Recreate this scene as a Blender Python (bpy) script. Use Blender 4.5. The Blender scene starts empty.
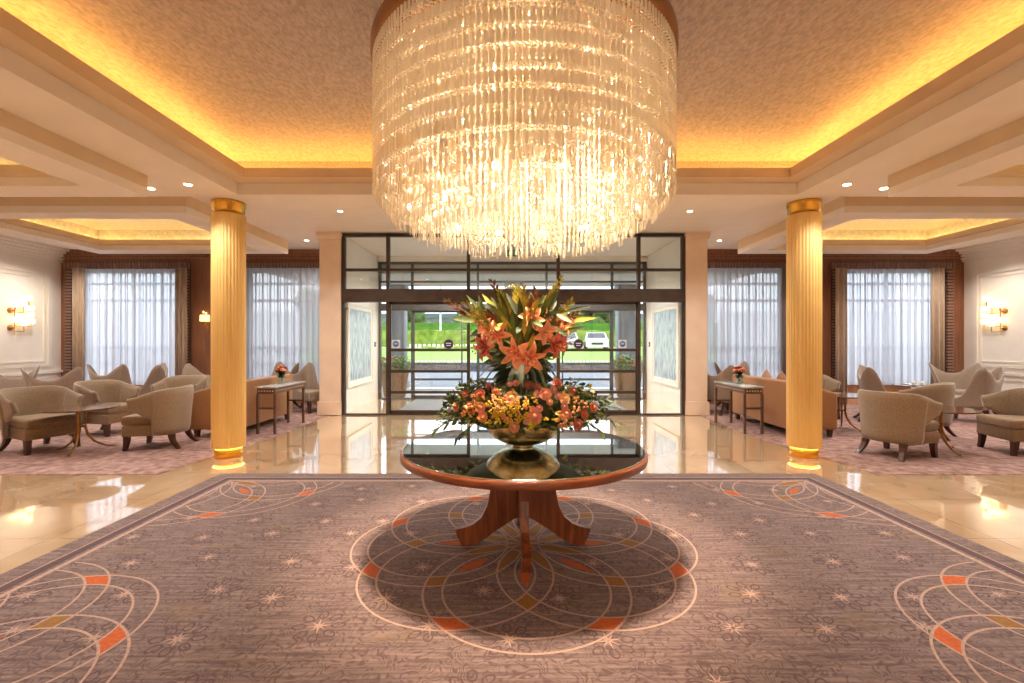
import bpy, bmesh, math, random
from mathutils import Vector, Matrix, noise as mnoise
random.seed(7)
PI = math.pi
C = bpy.context.scene.collection
F, CX, CY, CAMX, CAMZ = 472.0, 508.0, 342.0, -0.11, 1.5
def W(px, py, d):
    return Vector((CAMX + (px-CX)/F*d, d, CAMZ - (py-CY)/F*d))

# ---------------------------------------------------------------- materials
def lin(c):
    return tuple(((v/255)/12.92 if v/255 <= .04045 else ((v/255+.055)/1.055)**2.4) for v in c) + (1,)
def newmat(name):
    m = bpy.data.materials.new(name); m.use_nodes = True
    nt = m.node_tree; nt.nodes.clear()
    out = nt.nodes.new('ShaderNodeOutputMaterial')
    return m, nt, out
def coords(nt, scale=(1,1,1), rot=(0,0,0)):
    tc = nt.nodes.new('ShaderNodeTexCoord'); mp = nt.nodes.new('ShaderNodeMapping')
    mp.inputs['Scale'].default_value = scale; mp.inputs['Rotation'].default_value = rot
    nt.links.new(tc.outputs['Object'], mp.inputs[0]); return mp.outputs[0]
def pbr(name, c1, c2=None, rough=.5, metal=0, scale=8, stretch=(1,1,1), bump=0, coat=0, spec=None, sheen=0, detail=4, lo=.35, hi=.65):
    m, nt, out = newmat(name)
    b = nt.nodes.new('ShaderNodeBsdfPrincipled'); nt.links.new(b.outputs[0], out.inputs[0])
    b.inputs['Roughness'].default_value = rough; b.inputs['Metallic'].default_value = metal
    b.inputs['Coat Weight'].default_value = coat; b.inputs['Coat Roughness'].default_value = .05
    b.inputs['Sheen Weight'].default_value = sheen
    if spec is not None: b.inputs['Specular IOR Level'].default_value = spec
    c2 = c2 or tuple(max(0, v*.93) for v in c1)
    n = nt.nodes.new('ShaderNodeTexNoise'); n.inputs['Scale'].default_value = scale; n.inputs['Detail'].default_value = detail
    nt.links.new(coords(nt, stretch), n.inputs['Vector'])
    r = nt.nodes.new('ShaderNodeValToRGB'); r.color_ramp.elements[0].position = lo; r.color_ramp.elements[1].position = hi
    r.color_ramp.elements[0].color = lin(c2); r.color_ramp.elements[1].color = lin(c1)
    nt.links.new(n.outputs['Fac'], r.inputs[0]); nt.links.new(r.outputs[0], b.inputs['Base Color'])
    if bump:
        bp = nt.nodes.new('ShaderNodeBump'); bp.inputs['Strength'].default_value = bump; bp.inputs['Distance'].default_value = .01
        nt.links.new(n.outputs['Fac'], bp.inputs['Height']); nt.links.new(bp.outputs[0], b.inputs['Normal'])
    return m
def emit(name, c, s):
    m, nt, out = newmat(name); e = nt.nodes.new('ShaderNodeEmission')
    e.inputs[0].default_value = lin(c); e.inputs[1].default_value = s
    nt.links.new(e.outputs[0], out.inputs[0]); return m
def mixmat(name, parts):
    m, nt, out = newmat(name); prev = None; acc = 0
    for (kind, col, rough, wt) in parts:
        n = nt.nodes.new({'T':'ShaderNodeBsdfTransparent','L':'ShaderNodeBsdfTranslucent','D':'ShaderNodeBsdfDiffuse','G':'ShaderNodeBsdfGlossy'}[kind])
        n.inputs[0].default_value = col+(1,)
        if kind == 'G': n.inputs['Roughness'].default_value = rough
        acc += wt
        if prev is None: prev = n.outputs[0]
        else:
            mx = nt.nodes.new('ShaderNodeMixShader'); mx.inputs[0].default_value = wt/acc
            nt.links.new(prev, mx.inputs[1]); nt.links.new(n.outputs[0], mx.inputs[2]); prev = mx.outputs[0]
    nt.links.new(prev, out.inputs[0]); return m
M = {}
M['white_wall'] = pbr('white_wall', (240,233,222), (236,228,216), .6, scale=3)
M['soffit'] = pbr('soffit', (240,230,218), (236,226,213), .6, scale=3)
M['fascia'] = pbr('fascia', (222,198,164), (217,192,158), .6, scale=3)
M['plaster'] = pbr('plaster', (206,186,172), (168,150,138), .45, metal=.15, scale=38, stretch=(1,.5,1), bump=.25, detail=10, lo=.3, hi=.66)
M['tray_plaster'] = pbr('tray_plaster', (226,224,226), (204,200,202), .35, metal=.2, scale=14, bump=.2, detail=8)
M['pilaster'] = pbr('pilaster', (236,216,196), (230,208,188), .55, scale=3)
M['wood_wall'] = pbr('wood_wall', (140,92,66), (116,74,52), .38, scale=5, stretch=(4,4,.35))
M['wainscot'] = pbr('wainscot', (206,160,116), (196,148,106), .5, scale=4)
M['dark_rib'] = pbr('dark_rib', (150,116,102), (128,98,86), .5, scale=20)
M['frame_metal'] = pbr('frame_metal', (74,60,52), (62,50,44), .45, metal=.2, scale=6)
M['outer_metal'] = pbr('outer_metal', (88,88,88), (76,76,78), .45, metal=.2, scale=6)
M['gold_shaft'] = pbr('gold_shaft', (244,206,130), (238,196,116), .45, scale=2, stretch=(6,6,.3))
M['gold_ring'] = pbr('gold_ring', (240,186,80), (226,166,62), .25, metal=.8, scale=12)
M['taupe'] = pbr('taupe', (154,134,110), (136,116,94), .8, scale=60, sheen=.4, bump=.08)
M['taupe_dark'] = pbr('taupe_dark', (146,120,90), (130,104,76), .8, scale=60, sheen=.3, bump=.08)
M['greige'] = pbr('greige', (158,140,124), (140,122,106), .8, scale=60, sheen=.4, bump=.08)
M['sofa'] = pbr('sofa', (168,116,66), (150,102,56), .75, scale=40, sheen=.3, bump=.05)
M['cushion'] = pbr('cushion', (176,134,110), (158,116,94), .8, scale=40, sheen=.3)
M['leg_wood'] = pbr('leg_wood', (84,50,36), (64,38,28), .35, scale=10, stretch=(5,5,.6))
M['walnut'] = pbr('walnut', (166,94,56), (112,60,34), .28, scale=5, stretch=(6,6,.5), detail=7, coat=.3)
M['walnut_edge'] = pbr('walnut_edge', (164,92,58), (132,70,42), .3, scale=5, stretch=(1,1,5), coat=.3)
M['top_wood'] = pbr('top_wood', (112,74,54), (88,56,40), .14, scale=5, stretch=(5,.8,1), coat=.8)
M['brass'] = pbr('brass', (190,140,80), (160,112,60), .3, metal=.85, scale=12)
M['console_wood'] = pbr('console_wood', (112,76,52), (88,58,40), .4, scale=8, stretch=(4,4,.6))
M['console_top'] = pbr('console_top', (206,206,204), (180,180,180), .12, metal=.4, scale=6)
M['inlay'] = pbr('inlay', (226,216,200), (210,198,180), .3, scale=8)
M['drape'] = pbr('drape', (168,144,120), (140,118,98), .8, scale=14, stretch=(5,5,.3), sheen=.3)
M['drape_dark'] = pbr('drape_dark', (120,104,100), (96,82,80), .8, scale=14, stretch=(5,5,.3), sheen=.3)
M['silver'] = pbr('silver', (216,206,176), (168,152,108), .24, metal=1, scale=9, bump=.25, detail=6)
M['asphalt'] = pbr('asphalt', (116,122,132), (104,110,120), .85, scale=9)
M['paving'] = pbr('paving', (176,176,178), (160,160,164), .8, scale=4)
M['kerb'] = pbr('kerb', (226,226,222), (210,210,206), .8, scale=4)
M['mat'] = pbr('mat', (140,140,144), (122,122,126), .95, scale=40)
M['stone'] = pbr('stone', (112,110,110), (56,56,60), .9, scale=7, detail=8, bump=.8)
M['stone_white'] = pbr('stone_white', (242,242,240), (222,222,220), .8, scale=5)
M['grass'] = pbr('grass', (128,168,66), (104,146,50), .9, scale=3, detail=8)
M['hedge'] = pbr('hedge', (138,158,56), (82,112,30), .9, scale=2.4, detail=9, lo=.3, hi=.7)
M['hedge_dark'] = pbr('hedge_dark', (70,128,26), (46,96,20), .9, scale=3, detail=9)
M['tree'] = pbr('tree', (92,126,70), (50,80,42), .9, scale=1.2, detail=9)
M['far_wall'] = pbr('far_wall', (120,130,142), (98,108,122), .8, scale=.8, stretch=(.3,1,3))
M['far_roof'] = pbr('far_roof', (92,102,114), (80,90,102), .8, scale=.8)
M['pillar_grey'] = pbr('pillar_grey', (136,142,152), (116,122,132), .6, scale=3, stretch=(3,3,.4))
M['canopy'] = pbr('canopy', (206,202,194), (198,194,186), .7, scale=2)
M['porch_column'] = pbr('porch_column', (226,216,190), (218,206,178), .6, scale=3)
M['wicker'] = pbr('wicker', (164,124,88), (104,72,46), .85, scale=26, stretch=(1,1,3), bump=.8)
M['leaf'] = pbr('leaf', (104,120,50), (62,80,34), .55, scale=9)
M['leaf_deep'] = pbr('leaf_deep', (56,74,38), (34,46,26), .55, scale=9)
M['leaf_lime'] = pbr('leaf_lime', (196,180,64), (146,140,48), .5, scale=12)
M['leaf_red'] = pbr('leaf_red', (140,80,52), (98,52,38), .55, scale=12)
M['leaf_bright'] = pbr('leaf_bright', (130,186,72), (88,146,50), .6, scale=9)
M['pink_flower'] = pbr('pink_flower', (232,112,120), (206,82,96), .6, scale=20)
M['lily_peach'] = pbr('lily_peach', (254,196,156), (248,172,128), .5, scale=14)
M['lily_pink'] = pbr('lily_pink', (240,132,112), (228,108,94), .5, scale=20)
M['lily_rose'] = pbr('lily_rose', (232,140,128), (218,112,104), .5, scale=14)
M['lily_deep'] = pbr('lily_deep', (204,80,84), (178,60,70), .5, scale=20)
M['stamen'] = pbr('stamen', (196,120,50), (160,84,30), .6, scale=20)
M['rose_cream'] = pbr('rose_cream', (254,214,168), (248,190,138), .6, scale=18)
M['rose_peach'] = pbr('rose_peach', (248,180,150), (238,154,126), .6, scale=18)
M['rose_pink'] = pbr('rose_pink', (228,170,166), (212,142,142), .6, scale=18)
M['rose_coral'] = pbr('rose_coral', (222,128,96), (192,100,74), .6, scale=18)
M['rose_dusk'] = pbr('rose_dusk', (180,112,100), (150,84,76), .6, scale=18)
M['yellow'] = pbr('yellow', (232,206,44), (214,182,30), .6, scale=20)
M['berry'] = pbr('berry', (244,176,112), (224,146,86), .35, scale=20)
M['navy'] = pbr('navy', (34,44,90), (28,36,76), .5, scale=9)
M['blue'] = pbr('blue', (62,104,180), (52,92,166), .5, scale=9)
M['sticker'] = pbr('sticker', (222,226,230), (212,216,222), .5, scale=9)
M['car_white'] = pbr('car_white', (236,238,240), (226,228,232), .2, scale=2, coat=.6)
M['car_silver'] = pbr('car_silver', (196,202,210), (184,190,200), .2, scale=2, coat=.6)
M['car_glass'] = pbr('car_glass', (52,60,72), (44,50,62), .08, scale=2)
M['black'] = pbr('black', (34,34,36), (26,26,28), .6, scale=9)
M['magenta'] = pbr('magenta', (226,70,130), (214,56,118), .5, scale=4)
M['marble_panel'] = pbr('marble_panel', (208,218,224), (136,154,168), .35, scale=6, stretch=(1,2.2,.6), detail=10, lo=.35, hi=.6)
M['green_sign'] = pbr('green_sign', (30,140,84), (24,124,72), .5, scale=9)
M['cup'] = pbr('cup', (240,240,240), (230,230,230), .2, scale=9)
M['bronze'] = pbr('bronze', (150,106,66), (132,90,54), .35, metal=.6, scale=5)
M['carpet'] = pbr('carpet', (186,154,146), (134,102,98), .95, scale=9, detail=10, lo=.36, hi=.66)
M['strip'] = emit('strip', (255,192,98), 22)
M['strip_tray'] = emit('strip_tray', (255,205,110), 8)
M['bulb'] = emit('bulb', (255,214,160), 26)
M['down'] = emit('down', (255,226,186), 20)
M['col_led'] = emit('col_led', (255,190,90), 9)
M['shade_lit'] = emit('shade_lit', (255,206,120), 2.2)
M['glass_cup_lit'] = emit('glass_cup_lit', (255,214,150), 2.6)
M['glass'] = mixmat('glass', [('T',(.98,.995,.99),0,.96),('G',(1,1,1),.02,.04)])
M['vase_glass'] = mixmat('vase_glass', [('T',(.86,.93,.9),0,.72),('G',(1,1,1),.03,.2),('D',(.7,.8,.78),0,.08)])
M['sheer'] = mixmat('sheer', [('T',(.95,.97,1),0,.15),('L',(.70,.71,.78),0,.60),('D',(.74,.75,.82),0,.25)])
M['crystal'] = mixmat('crystal', [('T',(1,.97,.92),0,.22),('L',(1,.93,.80),0,.34),('D',(1,.93,.80),0,.20),('G',(1,.96,.9),.12,.26)])
# table mirror
m, nt, out = newmat('mirror_top'); b = nt.nodes.new('ShaderNodeBsdfPrincipled'); nt.links.new(b.outputs[0], out.inputs[0])
b.inputs['Base Color'].default_value = (.86,.92,.90,1); b.inputs['Metallic'].default_value = 1; b.inputs['Roughness'].default_value = .025
M['mirror_top'] = m
# marble floor
m, nt, out = newmat('marble_floor'); b = nt.nodes.new('ShaderNodeBsdfPrincipled'); nt.links.new(b.outputs[0], out.inputs[0])
co = coords(nt)
n = nt.nodes.new('ShaderNodeTexNoise'); n.inputs['Scale'].default_value = 1.3; n.inputs['Detail'].default_value = 8; n.inputs['Distortion'].default_value = 1.2
nt.links.new(co, n.inputs['Vector'])
r = nt.nodes.new('ShaderNodeValToRGB'); r.color_ramp.elements[0].position = .35; r.color_ramp.elements[1].position = .7
r.color_ramp.elements[0].color = lin((206,172,134)); r.color_ramp.elements[1].color = lin((226,200,166))
nt.links.new(n.outputs['Fac'], r.inputs[0])
br = nt.nodes.new('ShaderNodeTexBrick'); br.offset = 0; br.inputs['Scale'].default_value = 1; br.inputs['Mortar Size'].default_value = .0025
br.inputs['Brick Width'].default_value = .9; br.inputs['Row Height'].default_value = .9
br.inputs['Mortar'].default_value = lin((150,118,88))
nt.links.new(co, br.inputs['Vector']); nt.links.new(r.outputs[0], br.inputs['Color1']); nt.links.new(r.outputs[0], br.inputs['Color2'])
nt.links.new(br.outputs['Color'], b.inputs['Base Color'])
b.inputs['Roughness'].default_value = .07; b.inputs['IOR'].default_value = 2.0; b.inputs['Coat Weight'].default_value = 1; b.inputs['Coat Roughness'].default_value = .02; b.inputs['Coat IOR'].default_value = 2.2
M['marble_floor'] = m
# rug pile
m, nt, out = newmat('rug_pile'); b = nt.nodes.new('ShaderNodeBsdfPrincipled'); nt.links.new(b.outputs[0], out.inputs[0])
b.inputs['Roughness'].default_value = .95; b.inputs['Sheen Weight'].default_value = .15; b.inputs['Specular IOR Level'].default_value = .1
def ramp(nt, src, p0, c0, p1, c1):
    r = nt.nodes.new('ShaderNodeValToRGB'); r.color_ramp.elements[0].position = p0; r.color_ramp.elements[1].position = p1
    r.color_ramp.elements[0].color = c0; r.color_ramp.elements[1].color = c1; nt.links.new(src, r.inputs[0]); return r.outputs[0]
def mixc(nt, fac, a, bb, mode='MIX'):
    x = nt.nodes.new('ShaderNodeMix'); x.data_type = 'RGBA'; x.blend_type = mode
    if isinstance(fac, float): x.inputs[0].default_value = fac
    else: nt.links.new(fac, x.inputs[0])
    for i, v in ((6, a), (7, bb)):
        if isinstance(v, tuple): x.inputs[i].default_value = v
        else: nt.links.new(v, x.inputs[i])
    return x.outputs[2]
ns = nt.nodes.new('ShaderNodeTexNoise'); ns.inputs['Scale'].default_value = 9; ns.inputs['Detail'].default_value = 6
nt.links.new(coords(nt, (.35,6,1)), ns.inputs['Vector'])
base = ramp(nt, ns.outputs['Fac'], .32, lin((98,82,82)), .68, lin((146,126,122)))
nw = nt.nodes.new('ShaderNodeTexNoise'); nw.inputs['Scale'].default_value = 6; nw.inputs['Detail'].default_value = 2
nt.links.new(coords(nt), nw.inputs['Vector'])
wv = mixc(nt, .16, coords(nt), nw.outputs['Color'])
vo = nt.nodes.new('ShaderNodeTexNoise'); vo.inputs['Scale'].default_value = 9; vo.inputs['Detail'].default_value = 1.5
nt.links.new(wv, vo.inputs['Vector'])
mth = nt.nodes.new('ShaderNodeMath'); mth.operation = 'PINGPONG'; mth.inputs[1].default_value = .045
nt.links.new(vo.outputs['Fac'], mth.inputs[0])
edge = ramp(nt, mth.outputs[0], .008, (1,1,1,1), .028, (0,0,0,1))
n3 = nt.nodes.new('ShaderNodeTexNoise'); n3.inputs['Scale'].default_value = 30; nt.links.new(coords(nt), n3.inputs['Vector'])
edge = mixc(nt, 1.0, edge, ramp(nt, n3.outputs['Fac'], .4, (.25,.25,.25,1), .55, (.85,.85,.85,1)), 'MULTIPLY')
col = mixc(nt, edge, base, lin((92,72,72)))
n4 = nt.nodes.new('ShaderNodeTexNoise'); n4.inputs['Scale'].default_value = 3.2; n4.inputs['Detail'].default_value = 6; nt.links.new(coords(nt, (.6,1.6,1)), n4.inputs['Vector'])
col = mixc(nt, ramp(nt, n4.outputs['Fac'], .60, (0,0,0,1), .72, (.45,.45,.45,1)), col, lin((140,116,76)))
nt.links.new(col, b.inputs['Base Color'])
M['rug_pile'] = m
M['rug_dark'] = pbr('rug_dark', (100,78,78), (88,68,70), .95, scale=40)
M['rug_line'] = pbr('rug_line', (192,162,148), (170,142,130), .95, scale=60)
M['rug_band'] = pbr('rug_band', (96,76,78), (82,64,66), .95, scale=14, stretch=(.5,4,1))
M['rug_orange'] = pbr('rug_orange', (196,100,52), (176,84,40), .95, scale=60)
M['rug_tan'] = pbr('rug_tan', (150,110,60), (134,94,46), .95, scale=60)

# ---------------------------------------------------------------- mesh builder
class MB:
    def __init__(s): s.v = []; s.f = []; s.mi = []; s.sm = []
    def add(s, vs, fs, mi=0, smooth=False):
        o = len(s.v); s.v += [tuple(v) for v in vs]
        for f in fs: s.f.append(tuple(i+o for i in f)); s.mi.append(mi); s.sm.append(smooth)
        return s
    def box(s, x0, x1, y0, y1, z0, z1, mi=0, M4=None):
        vs = [Vector((x,y,z)) for z in (z0,z1) for (x,y) in ((x0,y0),(x1,y0),(x1,y1),(x0,y1))]
        if M4: vs = [M4 @ v for v in vs]
        return s.add(vs, [(3,2,1,0),(4,5,6,7),(0,1,5,4),(1,2,6,5),(2,3,7,6),(3,0,4,7)], mi)
    def ring(s, o, i, z0, z1, mi=0):     # rectangular ring: outer rect o, inner rect i  (x0,x1,y0,y1)
        s.box(o[0], i[0], o[2], o[3], z0, z1, mi); s.box(i[1], o[1], o[2], o[3], z0, z1, mi)
        s.box(i[0], i[1], o[2], i[2], z0, z1, mi); return s.box(i[0], i[1], i[3], o[3], z0, z1, mi)
    def lathe(s, prof, cx=0, cy=0, seg=32, mi=0, flute=None, M4=None):
        vs = []; n = len(prof)
        for k in range(seg):
            a = 2*PI*k/seg
            for (r, z) in prof:
                rr = r*(1 if flute is None else flute(k))
                v = Vector((cx+rr*math.cos(a), cy+rr*math.sin(a), z)); vs.append(M4 @ v if M4 else v)
        fs = []
        for k in range(seg):
            k2 = (k+1) % seg
            for j in range(n-1): fs.append((k*n+j, k2*n+j, k2*n+j+1, k*n+j+1))
        s.add(vs, fs, mi, True)
        if prof[0][0] > 1e-4: s.f.append(tuple(len(s.v)-len(vs)+k*n for k in reversed(range(seg)))); s.mi.append(mi); s.sm.append(False)
        if prof[-1][0] > 1e-4: s.f.append(tuple(len(s.v)-len(vs)+k*n+n-1 for k in range(seg))); s.mi.append(mi); s.sm.append(False)
        return s
    def tube(s, pts, rs, seg=8, mi=0):
        pts = [Vector(p) for p in pts]
        if not isinstance(rs, (list,tuple)): rs = [rs]*len(pts)
        vs = []; up = Vector((0,0,1))
        for i, p in enumerate(pts):
            t = (pts[min(i+1,len(pts)-1)]-pts[max(i-1,0)]).normalized()
            a = t.cross(up)
            if a.length < .05: a = t.cross(Vector((1,0,0)))
            a.normalize(); bb = t.cross(a)
            for k in range(seg):
                an = 2*PI*k/seg; vs.append(p + (a*math.cos(an)+bb*math.sin(an))*rs[i])
        fs = [(i*seg+k, i*seg+(k+1)%seg, (i+1)*seg+(k+1)%seg, (i+1)*seg+k) for i in range(len(pts)-1) for k in range(seg)]
        fs += [tuple(range(seg)), tuple(reversed(range((len(pts)-1)*seg, len(pts)*seg)))]
        return s.add(vs, fs, mi, True)
    def ball(s, c, r, mi=0, sub=1, sq=(1,1,1)):
        bm = bmesh.new(); bmesh.ops.create_icosphere(bm, subdivisions=sub, radius=1)
        c = Vector(c); vs = [c + Vector((v.co.x*r*sq[0], v.co.y*r*sq[1], v.co.z*r*sq[2])) for v in bm.verts]
        fs = [tuple(v.index for v in f.verts) for f in bm.faces]; bm.free(); return s.add(vs, fs, mi, True)
    def rbox(s, x0, x1, y0, y1, z0, z1, r=.03, mi=0, seg=3, puff=0, fn=None):
        bm = bmesh.new(); bmesh.ops.create_cube(bm, size=1)
        for v in bm.verts: v.co = Vector(((v.co.x+.5)*(x1-x0)+x0, (v.co.y+.5)*(y1-y0)+y0, (v.co.z+.5)*(z1-z0)+z0))
        bmesh.ops.bevel(bm, geom=bm.edges[:], offset=r, segments=seg, affect='EDGES', profile=.6)
        vs = [v.co.copy() for v in bm.verts]
        if fn: vs = [fn(v) for v in vs]
        bm.verts.index_update(); fs = [tuple(v.index for v in f.verts) for f in bm.faces]; bm.free()
        return s.add(vs, fs, mi, True)
    def leaf(s, p, d, up, L, w, mi=0, bend=.15, fold=.12):
        p = Vector(p); d = Vector(d).normalized(); side = d.cross(Vector(up))
        if side.length < .01: side = d.cross(Vector((1,.2,.1)))
        side.normalize(); nn = side.cross(d)
        prof = ((0,.08),(.28,.85),(.55,1),(.8,.62),(1,.03)); vs = []
        for (t, ww) in prof:
            c = p + d*L*t - nn*bend*L*t*t
            vs += [c-side*w*.5*ww+nn*fold*w*ww, c, c+side*w*.5*ww+nn*fold*w*ww]
        fs = []
        for i in range(4): fs += [(i*3,i*3+1,i*3+4,i*3+3),(i*3+1,i*3+2,i*3+5,i*3+4)]
        return s.add(vs, fs, mi, True)
    def build(s, name, mats, parent=None, smooth_angle=None):
        me = bpy.data.meshes.new(name); me.from_pydata(s.v, [], s.f)
        if not isinstance(mats, (list,tuple)): mats = [mats]
        for m_ in mats: me.materials.append(M[m_])
        me.polygons.foreach_set('material_index', s.mi); me.polygons.foreach_set('use_smooth', s.sm)
        me.update()
        o = bpy.data.objects.new(name, me); C.objects.link(o)
        if parent: o.parent = parent
        return o
def tag(o, label=None, cat=None, group=None, kind=None):
    if label: o['label'] = label
    if cat: o['category'] = cat
    if group: o['group'] = group
    if kind: o['kind'] = kind
    return o
def empty(name, loc=(0,0,0), rz=0):
    o = bpy.data.objects.new(name, None); C.objects.link(o); o.location = loc; o.rotation_euler = (0,0,rz); o.empty_display_size = .1
    return o
KIDS = {}
def kids(o): return [c for c in bpy.data.objects if c.parent == o]
def copy_tree(o, parent=None):
    c = o.copy(); C.objects.link(c); c.parent = parent
    for ch in kids(o): copy_tree(ch, c)
    return c
def place(proto, first, loc, rz, label, group=None, scale=None):
    o = proto if first else copy_tree(proto)
    o.location = loc; o.rotation_euler = (0,0,rz); tag(o, label=label, group=group)
    if scale: o.scale = scale
    return o
def struct(mb, name, mat, label=None):
    o = mb.build(name, mat); tag(o, label, kind='structure'); return o

# ---------------------------------------------------------------- setting: floors
RX, RY0, RY1 = 11.0, -5.0, 11.5
f = MB().box(-RX, RX, RY0, 9.9, -.1, 0); f.box(-3.97, 3.97, 9.9, 12.45, -.1, 0)
struct(f, 'floor', 'marble_floor', 'polished cream marble floor of the lobby')
lawn_mb = None
def carpet_poly(sgn, name, side):
    pts = [(-11,5.32),(-4.08,5.32),(-3.78,7.3),(-3.80,9.7),(-3.98,9.9),(-3.98,11.5),(-11,11.5)]
    pts = [(x*-sgn, y) for x, y in pts]
    if sgn > 0: pts = pts[::-1]
    n = len(pts); vs = [(x,y,.001) for x,y in pts]+[(x,y,.008) for x,y in pts]
    fs = [tuple(range(n,2*n))]+[(i,(i+1)%n,n+(i+1)%n,n+i) for i in range(n)]
    o = MB().add(vs, fs).build(name, 'carpet')
    tag(o, 'mottled mauve pink carpet under the %s hand lounge chairs' % side, 'carpet')
# sgn: -1 left, +1 right
carpet_poly(-1, 'lounge_carpet', 'left'); carpet_poly(1, 'lounge_carpet', 'right')

# ---------------------------------------------------------------- rug with inlaid pattern
rug = MB(); ZR = .012; RXE = 3.36; RYB = 5.34; RYF = -1.6
rug.box(-RXE, RXE, RYF, RYB, .001, ZR)
def flat(pts, mi, z): rug.add([(x,y,z) for x,y in pts], [tuple(range(len(pts)))], mi)
def frame_band(a, b_, mi, z):   # band between inset a and b_
    flat([(-RXE+a,RYF+a),(-RXE+b_,RYF+a),(-RXE+b_,RYB-a),(-RXE+a,RYB-a)], mi, z)
    flat([(RXE-b_,RYF+a),(RXE-a,RYF+a),(RXE-a,RYB-a),(RXE-b_,RYB-a)], mi, z)
    flat([(-RXE+b_,RYB-b_),(RXE-b_,RYB-b_),(RXE-b_,RYB-a),(-RXE+b_,RYB-a)], mi, z)
frame_band(.155, .165, 1, ZR+.0006); frame_band(.17, .235, 2, ZR+.0004); frame_band(.265, .30, 1, ZR+.0006)
XI, YI = RXE-.30, RYB-.30
cc, ro, ri, lw = .62, .62, .505, .0065
def inside(x, y): return abs(x) < XI+.01 and y < YI+.01
def circ(ax, ay, r, mi, z):
    N = 72
    for k in range(N):
        a0, a1 = 2*PI*k/N, 2*PI*(k+1)/N
        q = [(ax+(r-lw)*math.cos(a0), ay+(r-lw)*math.sin(a0)), (ax+(r+lw)*math.cos(a0), ay+(r+lw)*math.sin(a0)),
             (ax+(r+lw)*math.cos(a1), ay+(r+lw)*math.sin(a1)), (ax+(r-lw)*math.cos(a1), ay+(r-lw)*math.sin(a1))]
        if all(inside(*p) for p in q): flat(q, mi, z)
def cci(c1, r1, c2, r2):
    d = math.dist(c1, c2); a = (r1*r1-r2*r2+d*d)/(2*d); h = math.sqrt(max(0, r1*r1-a*a))
    mx, my = c1[0]+a*(c2[0]-c1[0])/d, c1[1]+a*(c2[1]-c1[1])/d
    o1 = (mx+h*(c2[1]-c1[1])/d, my-h*(c2[0]-c1[0])/d); o2 = (mx-h*(c2[1]-c1[1])/d, my+h*(c2[0]-c1[0])/d)
    return max((o1,o2), key=lambda p: math.hypot(*p))
def leafshape(px, py, ang, r0, r1, hw, mi, z):
    L = []; R_ = []; N = 10
    for i in range(N+1):
        t = i/N; r = r0+(r1-r0)*t; w = hw*math.sin(PI*t)**.8
        L.append((r, w)); R_.append((r, -w))
    pts = [(px+r*math.sin(ang)+w*math.cos(ang), py-r*math.cos(ang)+w*math.sin(ang)) for r, w in R_[:-1]+L[::-1][:-1]]
    if all(inside(*p) for p in pts): flat(pts, mi, z)
def medallion(mx, my, wide=1):
    ax = [k*PI/4 for k in range(8)]
    cen = [(cc*math.sin(a), -cc*math.cos(a)) for a in ax]
    for (x, y) in cen:
        circ(mx+x, my+y, ro, 1, ZR+.0012); circ(mx+x, my+y, ri, 1, ZR+.0012)
    for k in range(8):
        for step, mi in ((1,3),(2,4)):
            a, b_ = cen[k], cen[(k+step)%8]
            q = [cci(a,ri,b_,ri), cci(a,ro,b_,ri), cci(a,ro,b_,ro), cci(a,ri,b_,ro)]
            q = [(mx+x, my+y) for x, y in q]
            if all(inside(*p) for p in q): flat(q, mi, ZR+.0009)
        leafshape(mx, my, ax[k]+PI/8, .03, .46, .047, 4, ZR+.0009)
        leafshape(mx, my, ax[k], .34, .62, .032, 3, ZR+.0009)
MEDS = [(0,3.49),(-3.09,1.95),(3.09,1.95),(-3.09,5.06),(3.09,5.06)]
for mx, my in MEDS: medallion(mx, my)
row = 0; y = .4
while y < 4.95:
    x = -3.0 + (row % 2)*.27
    while x < 3.0:
        sx, sy = x+random.uniform(-.10,.10), y+random.uniform(-.08,.08); rr = random.uniform(.06,.088)
        for k in range(8):
            a = k*PI/4+.2; r = rr*(1 if k % 2 == 0 else .75)
            flat([(sx+.008*math.cos(a-1.2), sy+.008*math.sin(a-1.2)), (sx+r*math.cos(a), sy+r*math.sin(a)), (sx+.008*math.cos(a+1.2), sy+.008*math.sin(a+1.2))], 5, ZR+.0003)
        if True:
            for k in range(8):
                a = k*PI/4+.1; px_, py_ = sx+.10*math.cos(a), sy+.10*math.sin(a)
                for j in range(10):
                    pp = []
                    for (b_, sc_) in ((j, .8), (j, 1.15), (j+1, 1.15), (j+1, .8)):
                        th = b_*2*PI/10; u, v = .036*sc_*math.cos(th), .023*sc_*math.sin(th)
                        pp.append((px_+u*math.cos(a)-v*math.sin(a), py_+u*math.sin(a)+v*math.cos(a)))
                    if inside(*pp[1]): flat(pp, 6, ZR+.00015)
        x += .53
    y += .40; row += 1
o = rug.build('rug', ['rug_pile','rug_line','rug_band','rug_orange','rug_tan','rug_line','rug_dark'])
tag(o, 'large mauve rug with circle medallions and pale stars under the round table', 'rug')

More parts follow.
